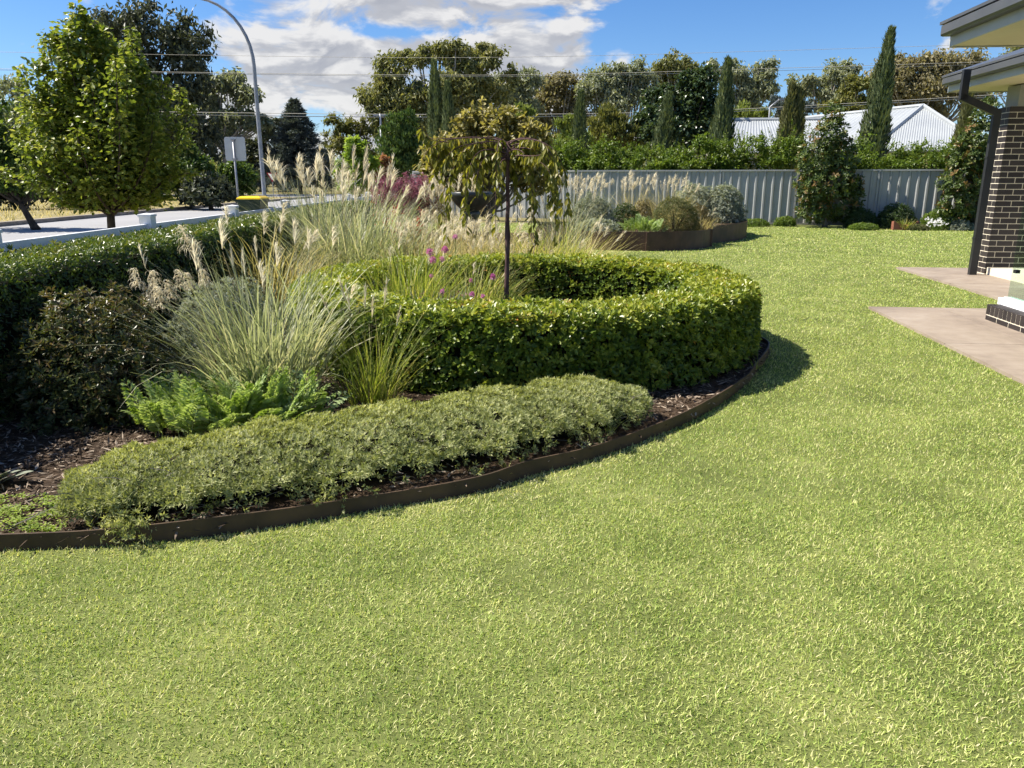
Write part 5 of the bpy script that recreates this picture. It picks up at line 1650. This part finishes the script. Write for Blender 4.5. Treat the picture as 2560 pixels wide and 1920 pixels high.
# ================================================================== weeping tree in the middle of the round hedge
def weeping():
    D = 7.0
    b = np.array([at(1262, 780, D).x, D, .04])
    t_ = thing('weeping_tree', 'slim weeping standard tree with hanging bronze green leaves inside the round hedge', 'tree', b)
    g, gt = Geo(), Geo()
    top = np.array([.03, 0, 1.76])
    tr = bez((0, 0, 0), (.035, .01, .9), top, 14); tr[1:-1] += rng.normal(0, .004, (12, 3))
    tube(gt, tr, np.interp(np.arange(14), [0, 6, 7, 8, 13], [.026, .021, .026, .019, .014]), 9)
    # arching branches: (tip pixel, start height)
    tips = [(1052, 400), (1070, 470), (1110, 520), (1060, 350), (1165, 540), (1200, 500), (1240, 560), (1300, 500), (1340, 560), (1372, 520), (1395, 580), (1405, 600), (1330, 440), (1385, 470), (1150, 440), (1120, 590), (1210, 430), (1290, 430), (1350, 400), (1180, 600), (1250, 470), (1400, 540), (1090, 420), (1320, 600)]
    for i, (px, py) in enumerate(tips):
        for rep in range(2):
            tp = np.array(at(px, py, D)) - b
            tp[1] = rng.uniform(-.62, .62) * (.9 if rep else .6) * (1 - .5 * abs(tp[0]) / .8)
            tp += rng.normal(0, .03, 3)
            if rep: tp[2] += rng.uniform(-.05, .25)
            s = top + np.array([0, 0, rng.uniform(-.16, 0)])
            hx_ = tp[:2]
            apex = np.array([hx_[0] * .5, hx_[1] * .5, s[2] + .0 + .09 * rng.random() - .1 * (np.linalg.norm(hx_) < .3)])
            P = np.concatenate([bez(s, (apex * [.5, .5, 1] + [0, 0, .02]), apex, 6)[:-1], bez(apex, (hx_[0] * .98, hx_[1] * .98, apex[2] - .02), tp, 9)])
            tube(gt, P, np.linspace(.0065, .0018, len(P)), 5, cap=False)
            ln = np.linalg.norm(np.diff(P, axis=0), axis=1).sum()
            n = int(44 * ln)
            tt = rng.uniform(.22, 1, n)
            pos = np.stack([np.interp(tt, np.linspace(0, 1, len(P)), P[:, j]) for j in range(3)], 1)
            az_ = rng.uniform(0, 2 * pi, n)
            ax = np.stack([np.cos(az_) * .75, np.sin(az_) * .75, -np.ones(n)], 1) + rng.normal(0, .18, (n, 3))
            nn = np.stack([np.cos(az_), np.sin(az_), np.full(n, .45)], 1)
            leaves(g, pos, ax, nn, rng.uniform(.055, .10, n), rng.uniform(.026, .042, n), clamp01(rng.normal(.55, .2, n)), 'oval', .16, .16)
    obj('crown', g.mesh('crown'), LM['weeping'], t_)
    obj('trunk', gt.mesh('trunk', True), LM['cherry'], t_)


weeping()


def bronze_tree():
    D = 14.5
    bl = survey_blobs(D, [(1130, 395, 75, 60, 0), (1215, 335, 75, 55, 0), (1305, 370, 70, 62, 0), (1230, 420, 110, 60, 0), (1105, 445, 55, 40, 0), (1335, 430, 45, 55, 0), (1175, 310, 40, 34, 0), (1270, 305, 50, 32, 0)])
    b = np.array([at(1225, 470, D).x, D, 0.0])
    t_ = thing('bronze_leaf_tree', 'bushy bronze green tree with pale upturned leaves behind the weeping tree', 'tree', b)
    g = Geo()
    cents = blob_crown(g, [(c - b, r) for c, r in bl], 9000, .10, .06, 'bush', 30, .34, .2, .5, 'oval')
    gt = Geo()
    limbs(gt, (0, 0, 0), (.0, 0, 1.0), cents, .06, 40)
    # upright leading shoots with leaves standing along them
    for (px, py) in ((1205, 240), (1180, 262), (1232, 262), (1262, 270), (1285, 275), (1155, 285), (1140, 305), (1345, 310), (1100, 330), (1330, 330), (1075, 350)):
        tp = np.array(at(px, py, D + rng.uniform(-.3, .3))) - b
        s = np.array([tp[0] * .75, tp[1], tp[2] - .55])
        P = bez(s, (s + tp) / 2 + rng.normal(0, .03, 3), tp, 7)
        tube(gt, P, np.linspace(.008, .003, 7), 4, cap=False)
        n = 26; tt = rng.uniform(.1, 1, n)
        pos = np.stack([np.interp(tt, np.linspace(0, 1, 7), P[:, j]) for j in range(3)], 1)
        leaves(g, pos, rand_dirs(n) * .9 + [0, 0, .5], rand_dirs(n) + [-.4, 0, .5], rng.uniform(.07, .11, n), rng.uniform(.04, .06, n), clamp01(rng.normal(.65, .2, n)), 'oval', .15, .1)
    obj('crown', g.mesh('crown'), LM['bronze'], t_)
    obj('trunk', gt.mesh('trunk', True), LM['wood_grey'], t_)


bronze_tree()


# ================================================================== magnolias before the fence
def magnolia(label, D, px, blobs, n):
    bl = survey_blobs(D, blobs)
    b = np.array([at(px, 560, D).x, D, 0.0])
    t_ = thing('magnolia_tree', label, 'tree', b, group='glossy magnolias by the fence')
    g, gt = Geo(), Geo()
    cents = []
    for c, r in bl:
        c = c - b
        m_ = int(n * r[0] * r[2] / sum(q[1][0] * q[1][2] for q in bl))
        d = rand_dirs(m_); dep = rng.random(m_) ** 1.4 * .45
        p = c + d * r * (1 - dep)[:, None] * (1 + .12 * bumps(d * 3 + c, 2))[:, None]
        p[:, 2] = np.maximum(p[:, 2], .12)
        brown = rng.random(m_) < .10
        rosettes(g, p, d + np.array([0, 0, .7]) + rand_dirs(m_) * .5, 6, .135, .052, np.where(brown, .95, clamp01(rng.normal(.36, .14, m_))), 1.0, 'oval', .12, .1, .09)
        cents.append(p[:8])
    limbs(gt, (0, 0, 0), (.03, 0, 1.3), cents, .06, 40)
    obj('crown', g.mesh('crown'), LM['magnolia'], t_)
    obj('trunk', gt.mesh('trunk', True), LM['wood_grey'], t_)


magnolia('glossy magnolia standing alone in front of the fence', 24.6, 2062, [(2085, 290, 22, 34), (2075, 340, 44, 44), (2100, 390, 48, 44), (2040, 400, 46, 44), (2075, 450, 66, 50), (2030, 470, 44, 46), (2095, 510, 58, 44), (2040, 520, 50, 36), (2130, 470, 28, 36)], 1500)
magnolia('glossy magnolia squeezed between fence and house downpipe', 23.4, 2440, [(2470, 285, 34, 36), (2450, 340, 50, 44), (2420, 390, 50, 46), (2470, 400, 50, 50), (2400, 450, 52, 46), (2450, 480, 54, 50), (2390, 510, 44, 40), (2440, 540, 56, 30)], 1500)

# ================================================================== shrubs of the raised beds and along the fence
def dm(name, label, px, py, D, rx, rz, n, L, W, mat, z0, **kw):
    p = at(px, py, D); k = mpp(px, py, D)
    return dome(name, label, kw.pop('cat', 'shrub'), (p.x, D, z0), (rx * k, rx * k * .85, rz * k), n, L, W, mat, **kw)


dm('silver_bush', 'rounded silver green bush at the left of the raised bed', 1478, 540, 18.3, 58, 78, 2600, .055, .016, 'silver', .30, tmid=.35, up=.8)
dm('dark_ball_shrub', 'dark green clipped ball shrub in the raised bed', 1562, 555, 18.7, 40, 58, 1700, .045, .014, 'dark_shrub', .30, tmid=.45, up=1.0, lumps=.05)
dm('brown_shrub', 'small dull brown shrub behind the dark ball shrub', 1610, 545, 19.2, 34, 62, 1100, .05, .015, 'brown_heath', .30, up=.8)
dm('heath_mound', 'large rounded brown green heath mound in the raised bed', 1685, 575, 17.6, 62, 78, 3600, .042, .010, 'heath', .30, up=1.3, lumps=.06, depth=.18, tmid=.5)
dm('heath_mound', 'smaller brown heath mound right of the large one', 1742, 575, 18.2, 36, 58, 1500, .042, .010, 'brown_heath', .30, up=1.2, lumps=.06, depth=.2)
dm('silver_shrub', 'left of the two big silver leaved shrubs over the back raised bed', 1735, 550, 21.2, 62, 86, 3000, .07, .024, 'silver', .30, tmid=.5, up=.8, lumps=.14)
dm('silver_shrub', 'right of the two big silver leaved shrubs over the back raised bed', 1805, 550, 21.0, 56, 84, 3000, .07, .024, 'silver', .30, tmid=.5, up=.8, lumps=.14)
dm('woolly_plant', 'pale woolly leaved plant spilling at the left front of the raised bed', 1495, 578, 17.3, 52, 26, 800, .085, .026, 'silver', .34, tmid=.6, up=.9, nl=5, shape='oval')
for px, D, rx, rz, mat, lab in [(1888, 25.0, 34, 12, 'fresh', 'low green tuft with white specks at the fence foot'), (1962, 25.2, 26, 16, 'fresh', 'small leafy plant at the fence foot left of the magnolia'),
                                (2150, 24.2, 40, 34, 'dark_shrub', 'dark shrub just right of the lone magnolia'), (2238, 24.0, 48, 42, 'dark_shrub', 'taller dark green shrub in the middle of the fence border'),
                                (2345, 23.6, 42, 34, 'fresh', 'light green rounded shrub near the white flowers'), (2402, 23.2, 30, 16, 'silver', 'low grey green plant in front of the right magnolia'), (2160, 23.4, 36, 10, 'fresh', 'low yellow green tuft before the dark shrub'),
                                (2295, 23.2, 28, 9, 'heath', 'low sprawling plant between rusty pot and light shrub')]:
    dm('border_plant', lab, px, 560, D, rx, rz * 1.25, int(500 + rx * rz * .9), .05, .02, mat, .02, up=.7, group='plants along the fence border')
dm('bronze_bush', 'bronze leaved bush above the clipped hedge right of the roof peak', 2340, 372, 27.6, 46, 34, 900, .11, .05, 'magnolia', 1.75, tmid=.6, shape='oval')

# rusty pot made of two upturned halves
p = at(2263, 566, 23.3)
pt = thing('rusty_planter', 'low rust red steel planter with notched rim at the fence border', 'planter', (p.x, p.y, 0))
for s in (-1, 1):
    g = Geo()
    V = []
    for i in range(8):
        u = i / 7; x = s * (.03 + u * .34); top = .16 + .14 * abs(u - .15) ** 1.3
        V += [(x, -.10 + .05 * u, 0), (x, -.10 + .05 * u, top), (x, .10, 0), (x, .10, top * .9)]
    F = []
    for i in range(7):
        a = i * 4
        F += [(a, a + 4, a + 5, a + 1), (a + 2, a + 3, a + 7, a + 6)]
    F += [(0, 1, 3, 2), (28, 30, 31, 29)]
    g.add(V, F4=F)
    obj('half_shell', g.mesh('half_shell'), plain_mat('rust_red', (.20, .075, .045), (.26, .11, .07), 6, .8), pt)
tall_grass('tuft of fine green grass growing in the rusty planter', (p.x, p.y + .02, .03), .36, .5, 160, 'grass_green', .012, 0, tint=.5, lean=.35, curve=.9, group='grass tufts')

p = at(2338, 560, 23.0)
wfl = thing('white_flowers', 'cluster of small white flowers in the fence border', 'flowers', (p.x, p.y, 0))
g = Geo(); n = 60
pos = rng.normal(0, 1, (n, 3)) * [.16, .12, .06] + [0, 0, .24]
rosettes(g, pos, np.tile([-.2, -.5, .8], (n, 1)) + rand_dirs(n) * .4, 6, .032, .022, .5, 1.3)
obj('petals', g.mesh('petals'), LM['whiteflower'], wfl)
g = Geo(); blades(g, np.c_[rng.normal(0, .1, (70, 2)), np.zeros(70)], rng.normal(size=(70, 2)), .26, .1, .3, .008, .4, 4); obj('stalks', g.mesh('stalks'), LM['fresh'], wfl)

# ================================================================== dark bowl on a pedestal
p = at(1178, 500, 12.4)
zr_ = at(1178, 480, 12.4).z
bw = thing('garden_bowl', 'large dark metal bowl on a pedestal among the grasses', 'bowl', (p.x, p.y, .04))
def lathe(prof, n=28):
    g = Geo(); th = np.arange(n) / n * 2 * pi
    V = np.concatenate([np.stack([np.cos(th) * r, np.sin(th) * r, np.full(n, z)], 1) for r, z in prof])
    F = [(k * n + i, k * n + (i + 1) % n, (k + 1) * n + (i + 1) % n, (k + 1) * n + i) for k in range(len(prof) - 1) for i in range(n)]
    return g.add(V, F4=F)
zr_ -= .04
obj('bowl', lathe([(.06, zr_ - .30), (.16, zr_ - .27), (.26, zr_ - .18), (.33, zr_ - .06), (.35, zr_), (.335, zr_), (.31, zr_ - .06), (.24, zr_ - .16), (.1, zr_ - .22), (.0, zr_ - .22)]).mesh('bowl', True), M['bronze'], bw)
obj('pedestal', lathe([(.20, 0), (.20, .06), (.14, .10), (.11, .3), (.11, zr_ - .40), (.14, zr_ - .34), (.12, zr_ - .285), (.0, zr_ - .285)]).mesh('pedestal', True), M['bronze'], bw)

# ================================================================== flowers
def flower_spikes(name, label, px, py, D, wx, n, h, mat, leafmat, z0=.04, heads=26, hs=.012, group='flowering perennials'):
    p = at(px, py, D)
    t_ = thing(name, label, 'flowers', (p.x, D, z0), group=group)
    gs_, gf = Geo(), Geo()
    for i in range(n):
        a = rng.uniform(0, 6.28); r = rng.random() ** .5 * wx
        b0 = np.array([cos(a) * r * .6, sin(a) * r * .5, 0]); tp = np.array([cos(a) * r + rng.normal(0, .05), sin(a) * r * .8, h * rng.uniform(.78, 1.08)])
        P = bez(b0, (b0 + tp) / 2 + [0, 0, h * .1], tp, 6)
        tube(gs_, P, np.linspace(.004, .002, 6), 3, cap=False)
        m_ = 26
        tt = rng.uniform(.05, .8, m_); pos = np.stack([np.interp(tt, np.linspace(0, 1, 6), P[:, j]) for j in range(3)], 1)
        leaves(gs_, pos, rand_dirs(m_) + [0, 0, .4], rand_dirs(m_) + [0, 0, .6], rng.uniform(.03, .07, m_), .013, clamp01(rng.normal(.5, .2, m_)))
        tt = rng.uniform(.62, 1.0, heads); pos = np.stack([np.interp(tt, np.linspace(0, 1, 6), P[:, j]) for j in range(3)], 1) + rng.normal(0, .02, (heads, 3))
        rosettes(gf, pos, rand_dirs(heads) + [0, 0, .3], 3, hs * 1.5, hs, rng.random(heads), 1.1, 'rhomb')
    obj('stems', gs_.mesh('stems'), LM[leafmat], t_)
    obj('florets', gf.mesh('florets'), LM[mat], t_)['kind'] = 'stuff'


flower_spikes('pink_perennial', 'bank of dusky pink flower spikes behind the straw grasses, left half', 985, 500, 14.2, .42, 50, 1.46, 'mauve', 'heath', heads=60, hs=.022)
flower_spikes('pink_perennial', 'bank of dusky pink flower spikes behind the straw grasses, right half', 1035, 500, 14.0, .36, 44, 1.42, 'mauve', 'heath', heads=60, hs=.021)
flower_spikes('red_perennial', 'sparse coral red flowers below the pink flower bank', 985, 560, 12.3, .5, 12, 1.02, 'redflower', 'heath', heads=8, hs=.028)
flower_spikes('dark_perennial', 'dark purple brown stalks behind the cream plumes', 1065, 500, 15.2, .5, 40, 1.25, 'brown_heath', 'brown_heath', heads=20, hs=.02)
flower_spikes('grey_perennial', 'wispy grey green perennial inside the round hedge beside the magenta flowers', 1085, 740, 6.5, .42, 80, .52, 'mauve', 'silver', heads=3, hs=.009)
flower_spikes('leafy_perennial', 'pale leafy stems inside the round hedge right of the trunk', 1310, 740, 7.0, .34, 40, .46, 'fresh', 'fresh', heads=6, hs=.012)


def nerine(label, px, py, D, s=1.0):
    tip = np.array(at(px, py, D))
    t_ = thing('magenta_flower', label, 'flower', (tip[0], tip[1], .04), group='magenta flowers inside the round hedge')
    g = Geo()
    s = s * .72
    n = int(26 * s + 8)
    d = rand_dirs(n) + [0, 0, .3]
    pos = np.array([0, 0, tip[2] - .04]) + nrm(d) * rng.uniform(.008, .030, n)[:, None] * s
    rosettes(g, pos, d, 5, .024 * s, .009 * s, rng.random(n), .9, 'rhomb', droop=.3)
    obj('petals', g.mesh('petals'), LM['pink'], t_)
    g = Geo(); tube(g, bez((rng.normal(0, .05), 0, 0), (0, 0, tip[2] * .5), (0, 0, tip[2] - .05), 6), .003, 4, cap=False)
    obj('stem', g.mesh('stem'), LM['fresh'], t_)


for px, py, D, s, lab in [(1074, 630, 7.2, 1.25, 'upper left bloom of the tall magenta cluster'), (1082, 650, 7.15, 1.1, 'lower left bloom of the tall magenta cluster'), (1112, 625, 7.25, 1.2, 'upper right bloom of the tall magenta cluster'), (1104, 648, 7.2, 1.0, 'lower right bloom of the tall magenta cluster'),
                          (1233, 692, 7.0, 1.1, 'single magenta bloom close left of the trunk'), (1177, 702, 7.0, .7, 'small mauve bloom between cluster and trunk'), (1106, 728, 6.6, .7, 'small magenta bloom low below the tall cluster'), (1180, 737, 6.5, .9, 'low magenta bloom in the middle of the hedge ring'), (1207, 742, 6.5, .8, 'low purple bloom nearest the trunk foot'), (1120, 776, 6.1, .7, 'lowest magenta bloom just above the hedge top'), (1078, 690, 7.0, .6, 'faint mauve bloom under the tall cluster'), (1138, 592, 8.2, .9, 'dusky pink bloom above the tall cluster')]:
    nerine(lab, px, py, D, s)

# ================================================================== small things on the mulch
def woolly():
    p = ground(15, 1215, .05)
    t_ = thing('woolly_leaf_plant', 'pale woolly tongue shaped leaves at the left picture edge on mulch', 'plant', (p.x - .12, p.y, .045))
    for i in range(16):
        a = rng.uniform(-1.3, 1.3); L = rng.uniform(.10, .17)
        g = Geo()
        blades(g, [(0, 0, .01)], [(cos(a), sin(a))], L, rng.uniform(.7, 1.25), .45, L * .42, rng.uniform(.3, .9), 6, .3, 1.2, 3.5)
        obj('leaf', g.mesh('leaf'), LM['silver'], t_, (rng.normal(0, .05), rng.normal(0, .08), 0))


woolly()
g = Geo()
n = 900
pp = np.array([tuple(ground(rng.uniform(-60, 165), rng.uniform(1245, 1338), .05)) for _ in range(n)])
k = np.sin(pp[:, 0] * 23) * np.sin(pp[:, 1] * 31 + 1) + rng.normal(0, .45, n) > 0
pp = pp[k]; pp[:, 2] += rng.uniform(.004, .03, len(pp))
rosettes(g, pp, np.tile([0, 0, 1.], (len(pp), 1)) + rand_dirs(len(pp)) * .25, 3, .013, .012, clamp01(rng.normal(.65, .2, len(pp))), 1.35, 'oval')
tag(obj('clover', g.mesh('clover'), LM['lime']), 'patch of bright green clover on mulch at lower left', 'clover', kind='stuff')

for i, (px, py, n, h) in enumerate([(1530, 1085, 7, .22), (1895, 925, 9, .16), (1270, 1190, 6, .10)]):
    p = ground(px, py, .05)
    lab = ['weedy grass shoot leaning over the edging at the shrub end', 'dry grass wisp where edging meets the round hedge', 'tiny grass shoot behind the edging'][i]
    tall_grass(lab, (p.x, p.y + .06, .045), h, .08, n, 'grass_green', .006, 0, tint=.4, lean=.5, curve=1.1, group='weed shoots along the edging', name='weed_shoot')

# ================================================================== loose cover: bark chips, lawn blades, verge grass
def chips():
    g = Geo()
    regs = [((-4.0, -1.2), (2.8, 5.6), 16000), ((.6, 2.3), (4.6, 7.2), 8000), ((-2.0, 1.2), (3.4, 5.2), 3000), ((-1.5, 1.6), (5.6, 8.6), 1600), ((-3.2, 1.2), (8.6, 17), 2500)]
    for (xa, xb), (ya, yb), n in regs:
        p = np.c_[rng.uniform(xa, xb, n), rng.uniform(ya, yb, n)]
        p = p[inside(bed_poly, p)]
        n = len(p)
        pos = np.c_[p, .047 + rng.random(n) * .014]
        ax = np.c_[rng.normal(size=(n, 2)), rng.normal(0, .22, n)]
        nn = np.tile([0, 0, 1.], (n, 1)) + rand_dirs(n) * .5
        L = rng.gamma(3.0, .011, n) + .010
        leaves(g, pos, ax, nn, L, np.minimum(L * .5, rng.uniform(.006, .018, n)), rng.random(n) ** 1.3, 'rhomb', rng.normal(.0, .12), .05)
    cm, t = new_mat('bark_chip')
    a = t.n('ShaderNodeAttribute', attribute_name='tint')
    c = t.ramp(a.outputs['Fac'], [(0, (.035, .024, .016)), (.4, (.10, .072, .050)), (.75, (.22, .17, .125)), (1, (.42, .35, .27))])
    out(t, principled(t, c, .85, .15).outputs[0])
    tag(obj('bark_mulch', g.mesh('bark_mulch'), cm), 'loose brown bark mulch chips covering the garden bed', 'mulch', kind='stuff')


chips()

gm, t = new_mat('lawn_blade')
a = t.n('ShaderNodeAttribute', attribute_name='tint')
pos = world_pos(t)
big = t.noise(pos, .55, 4, .6)
med = t.noise(pos, 2.6, 4, .6)
f = t.math('ADD', a.outputs['Fac'], t.math('ADD', t.math('MULTIPLY', t.math('SUBTRACT', big, .5), .4), t.math('MULTIPLY', t.math('SUBTRACT', med, .5), .5)))
col = t.ramp(f, [(0, (.11, .185, .035)), (.25, (.24, .345, .070)), (.5, (.43, .52, .135)), (.75, (.62, .64, .24)), (1, (.76, .70, .40))])
p_ = principled(t, col, .5, .25)
tr = t.n('ShaderNodeBsdfTranslucent')
t.l(t.mix(1.0, col, (1.3, 1.3, .7), 'MULTIPLY'), tr.inputs[0])
mx = t.n('ShaderNodeMixShader'); mx.inputs[0].default_value = .33
t.l(p_.outputs[0], mx.inputs[1]); t.l(tr.outputs[0], mx.inputs[2])
out(t, mx.outputs[0])


def lawn_blades():
    g = Geo()
    holes = [bed_poly, slab1, slab2, RB1, RB2]
    #        y0    y1    per m2  length  width  segments
    bands = [(1.15, 2.3, 25000, .021, .0036, 2), (2.3, 3.4, 21000, .021, .0040, 2), (3.4, 5.0, 13000, .022, .0056, 1), (5.0, 7.5, 6500, .024, .0072, 1), (7.5, 11, 3400, .026, .0100, 1),
             (11, 16, 1500, .028, .015, 1), (16, 26.6, 650, .032, .024, 1)]
    for y0, y1, dens, L, W, ns in bands:
        half = y1 * .69 + .35
        A = 2 * half * (y1 - y0)
        n = int(A * dens)
        p = np.c_[rng.uniform(-half, half, n), rng.uniform(y0, y1, n)]
        ok = np.abs(p[:, 0]) < p[:, 1] * .69 + .35
        ok &= p[:, 1] < 27.2 - .27 * p[:, 0]
        ok &= inside(LAWN_R, p)
        for h_ in holes: ok &= ~inside(h_, p)
        p = p[ok]; n = len(p)
        # thin, worn places
        bare = np.sin(p[:, 0] * 3.1 + 1) * np.sin(p[:, 1] * 2.7 + .6) + .6 * np.sin(p[:, 0] * 7.3 + p[:, 1] * 5.1)
        keep = rng.random(n) < np.clip(1.2 - .42 * np.maximum(bare, 0), .35, 1)
        p = p[keep]; n = len(p)
        b3 = np.c_[p, np.full(n, -.002)]
        dry = rng.random(n) < .12
        # drier strip along the edging
        tint = np.where(dry, rng.uniform(.75, 1, n), rng.normal(.46, .22, n))
        if y0 < 6:
            E_ = edge[::2]
            dmin = np.min(np.hypot(p[:, 0:1] - E_[None, :, 0], p[:, 1:2] - E_[None, :, 1]), axis=1)
            tint = tint + .34 * np.exp(-(dmin / .16) ** 2) * (p[:, 0] < 1.0)
        a_ = rng.uniform(0, 2 * pi, n)
        blades(g, b3, np.stack([np.cos(a_), np.sin(a_)], 1), L * rng.uniform(.5, 1.35, n), np.abs(rng.normal(.75, .45, n)), rng.normal(.6, .5, n), W * rng.uniform(.6, 1.25, n), np.clip(tint, 0, 1), ns, .8, 1.3, 1.8)
    o = obj('lawn_grass', g.mesh('lawn_grass'), gm)
    tag(o, 'short sunlit yellow green lawn grass sweeping around the garden bed', 'lawn grass', kind='stuff')


lawn_blades()


def verge_grass():
    g = Geo()
    n = 6000
    p = np.c_[rng.uniform(-30, -17.8, n), rng.uniform(18, 62, n)]
    a_ = rng.uniform(0, 2 * pi, n)
    blades(g, np.c_[p, np.zeros(n)], np.stack([np.cos(a_), np.sin(a_)], 1), rng.uniform(.06, .28, n) * np.where(rng.random(n) < .3, 1.8, 1), np.abs(rng.normal(.3, .2, n)), rng.normal(.7, .3, n), .03, clamp01(rng.normal(.62, .2, n)), 3, .5)
    tag(obj('verge_grass', g.mesh('verge_grass'), LM['grass_tan']), 'dry straw coloured grass on the far road verge', 'dry grass', kind='stuff')


verge_grass()
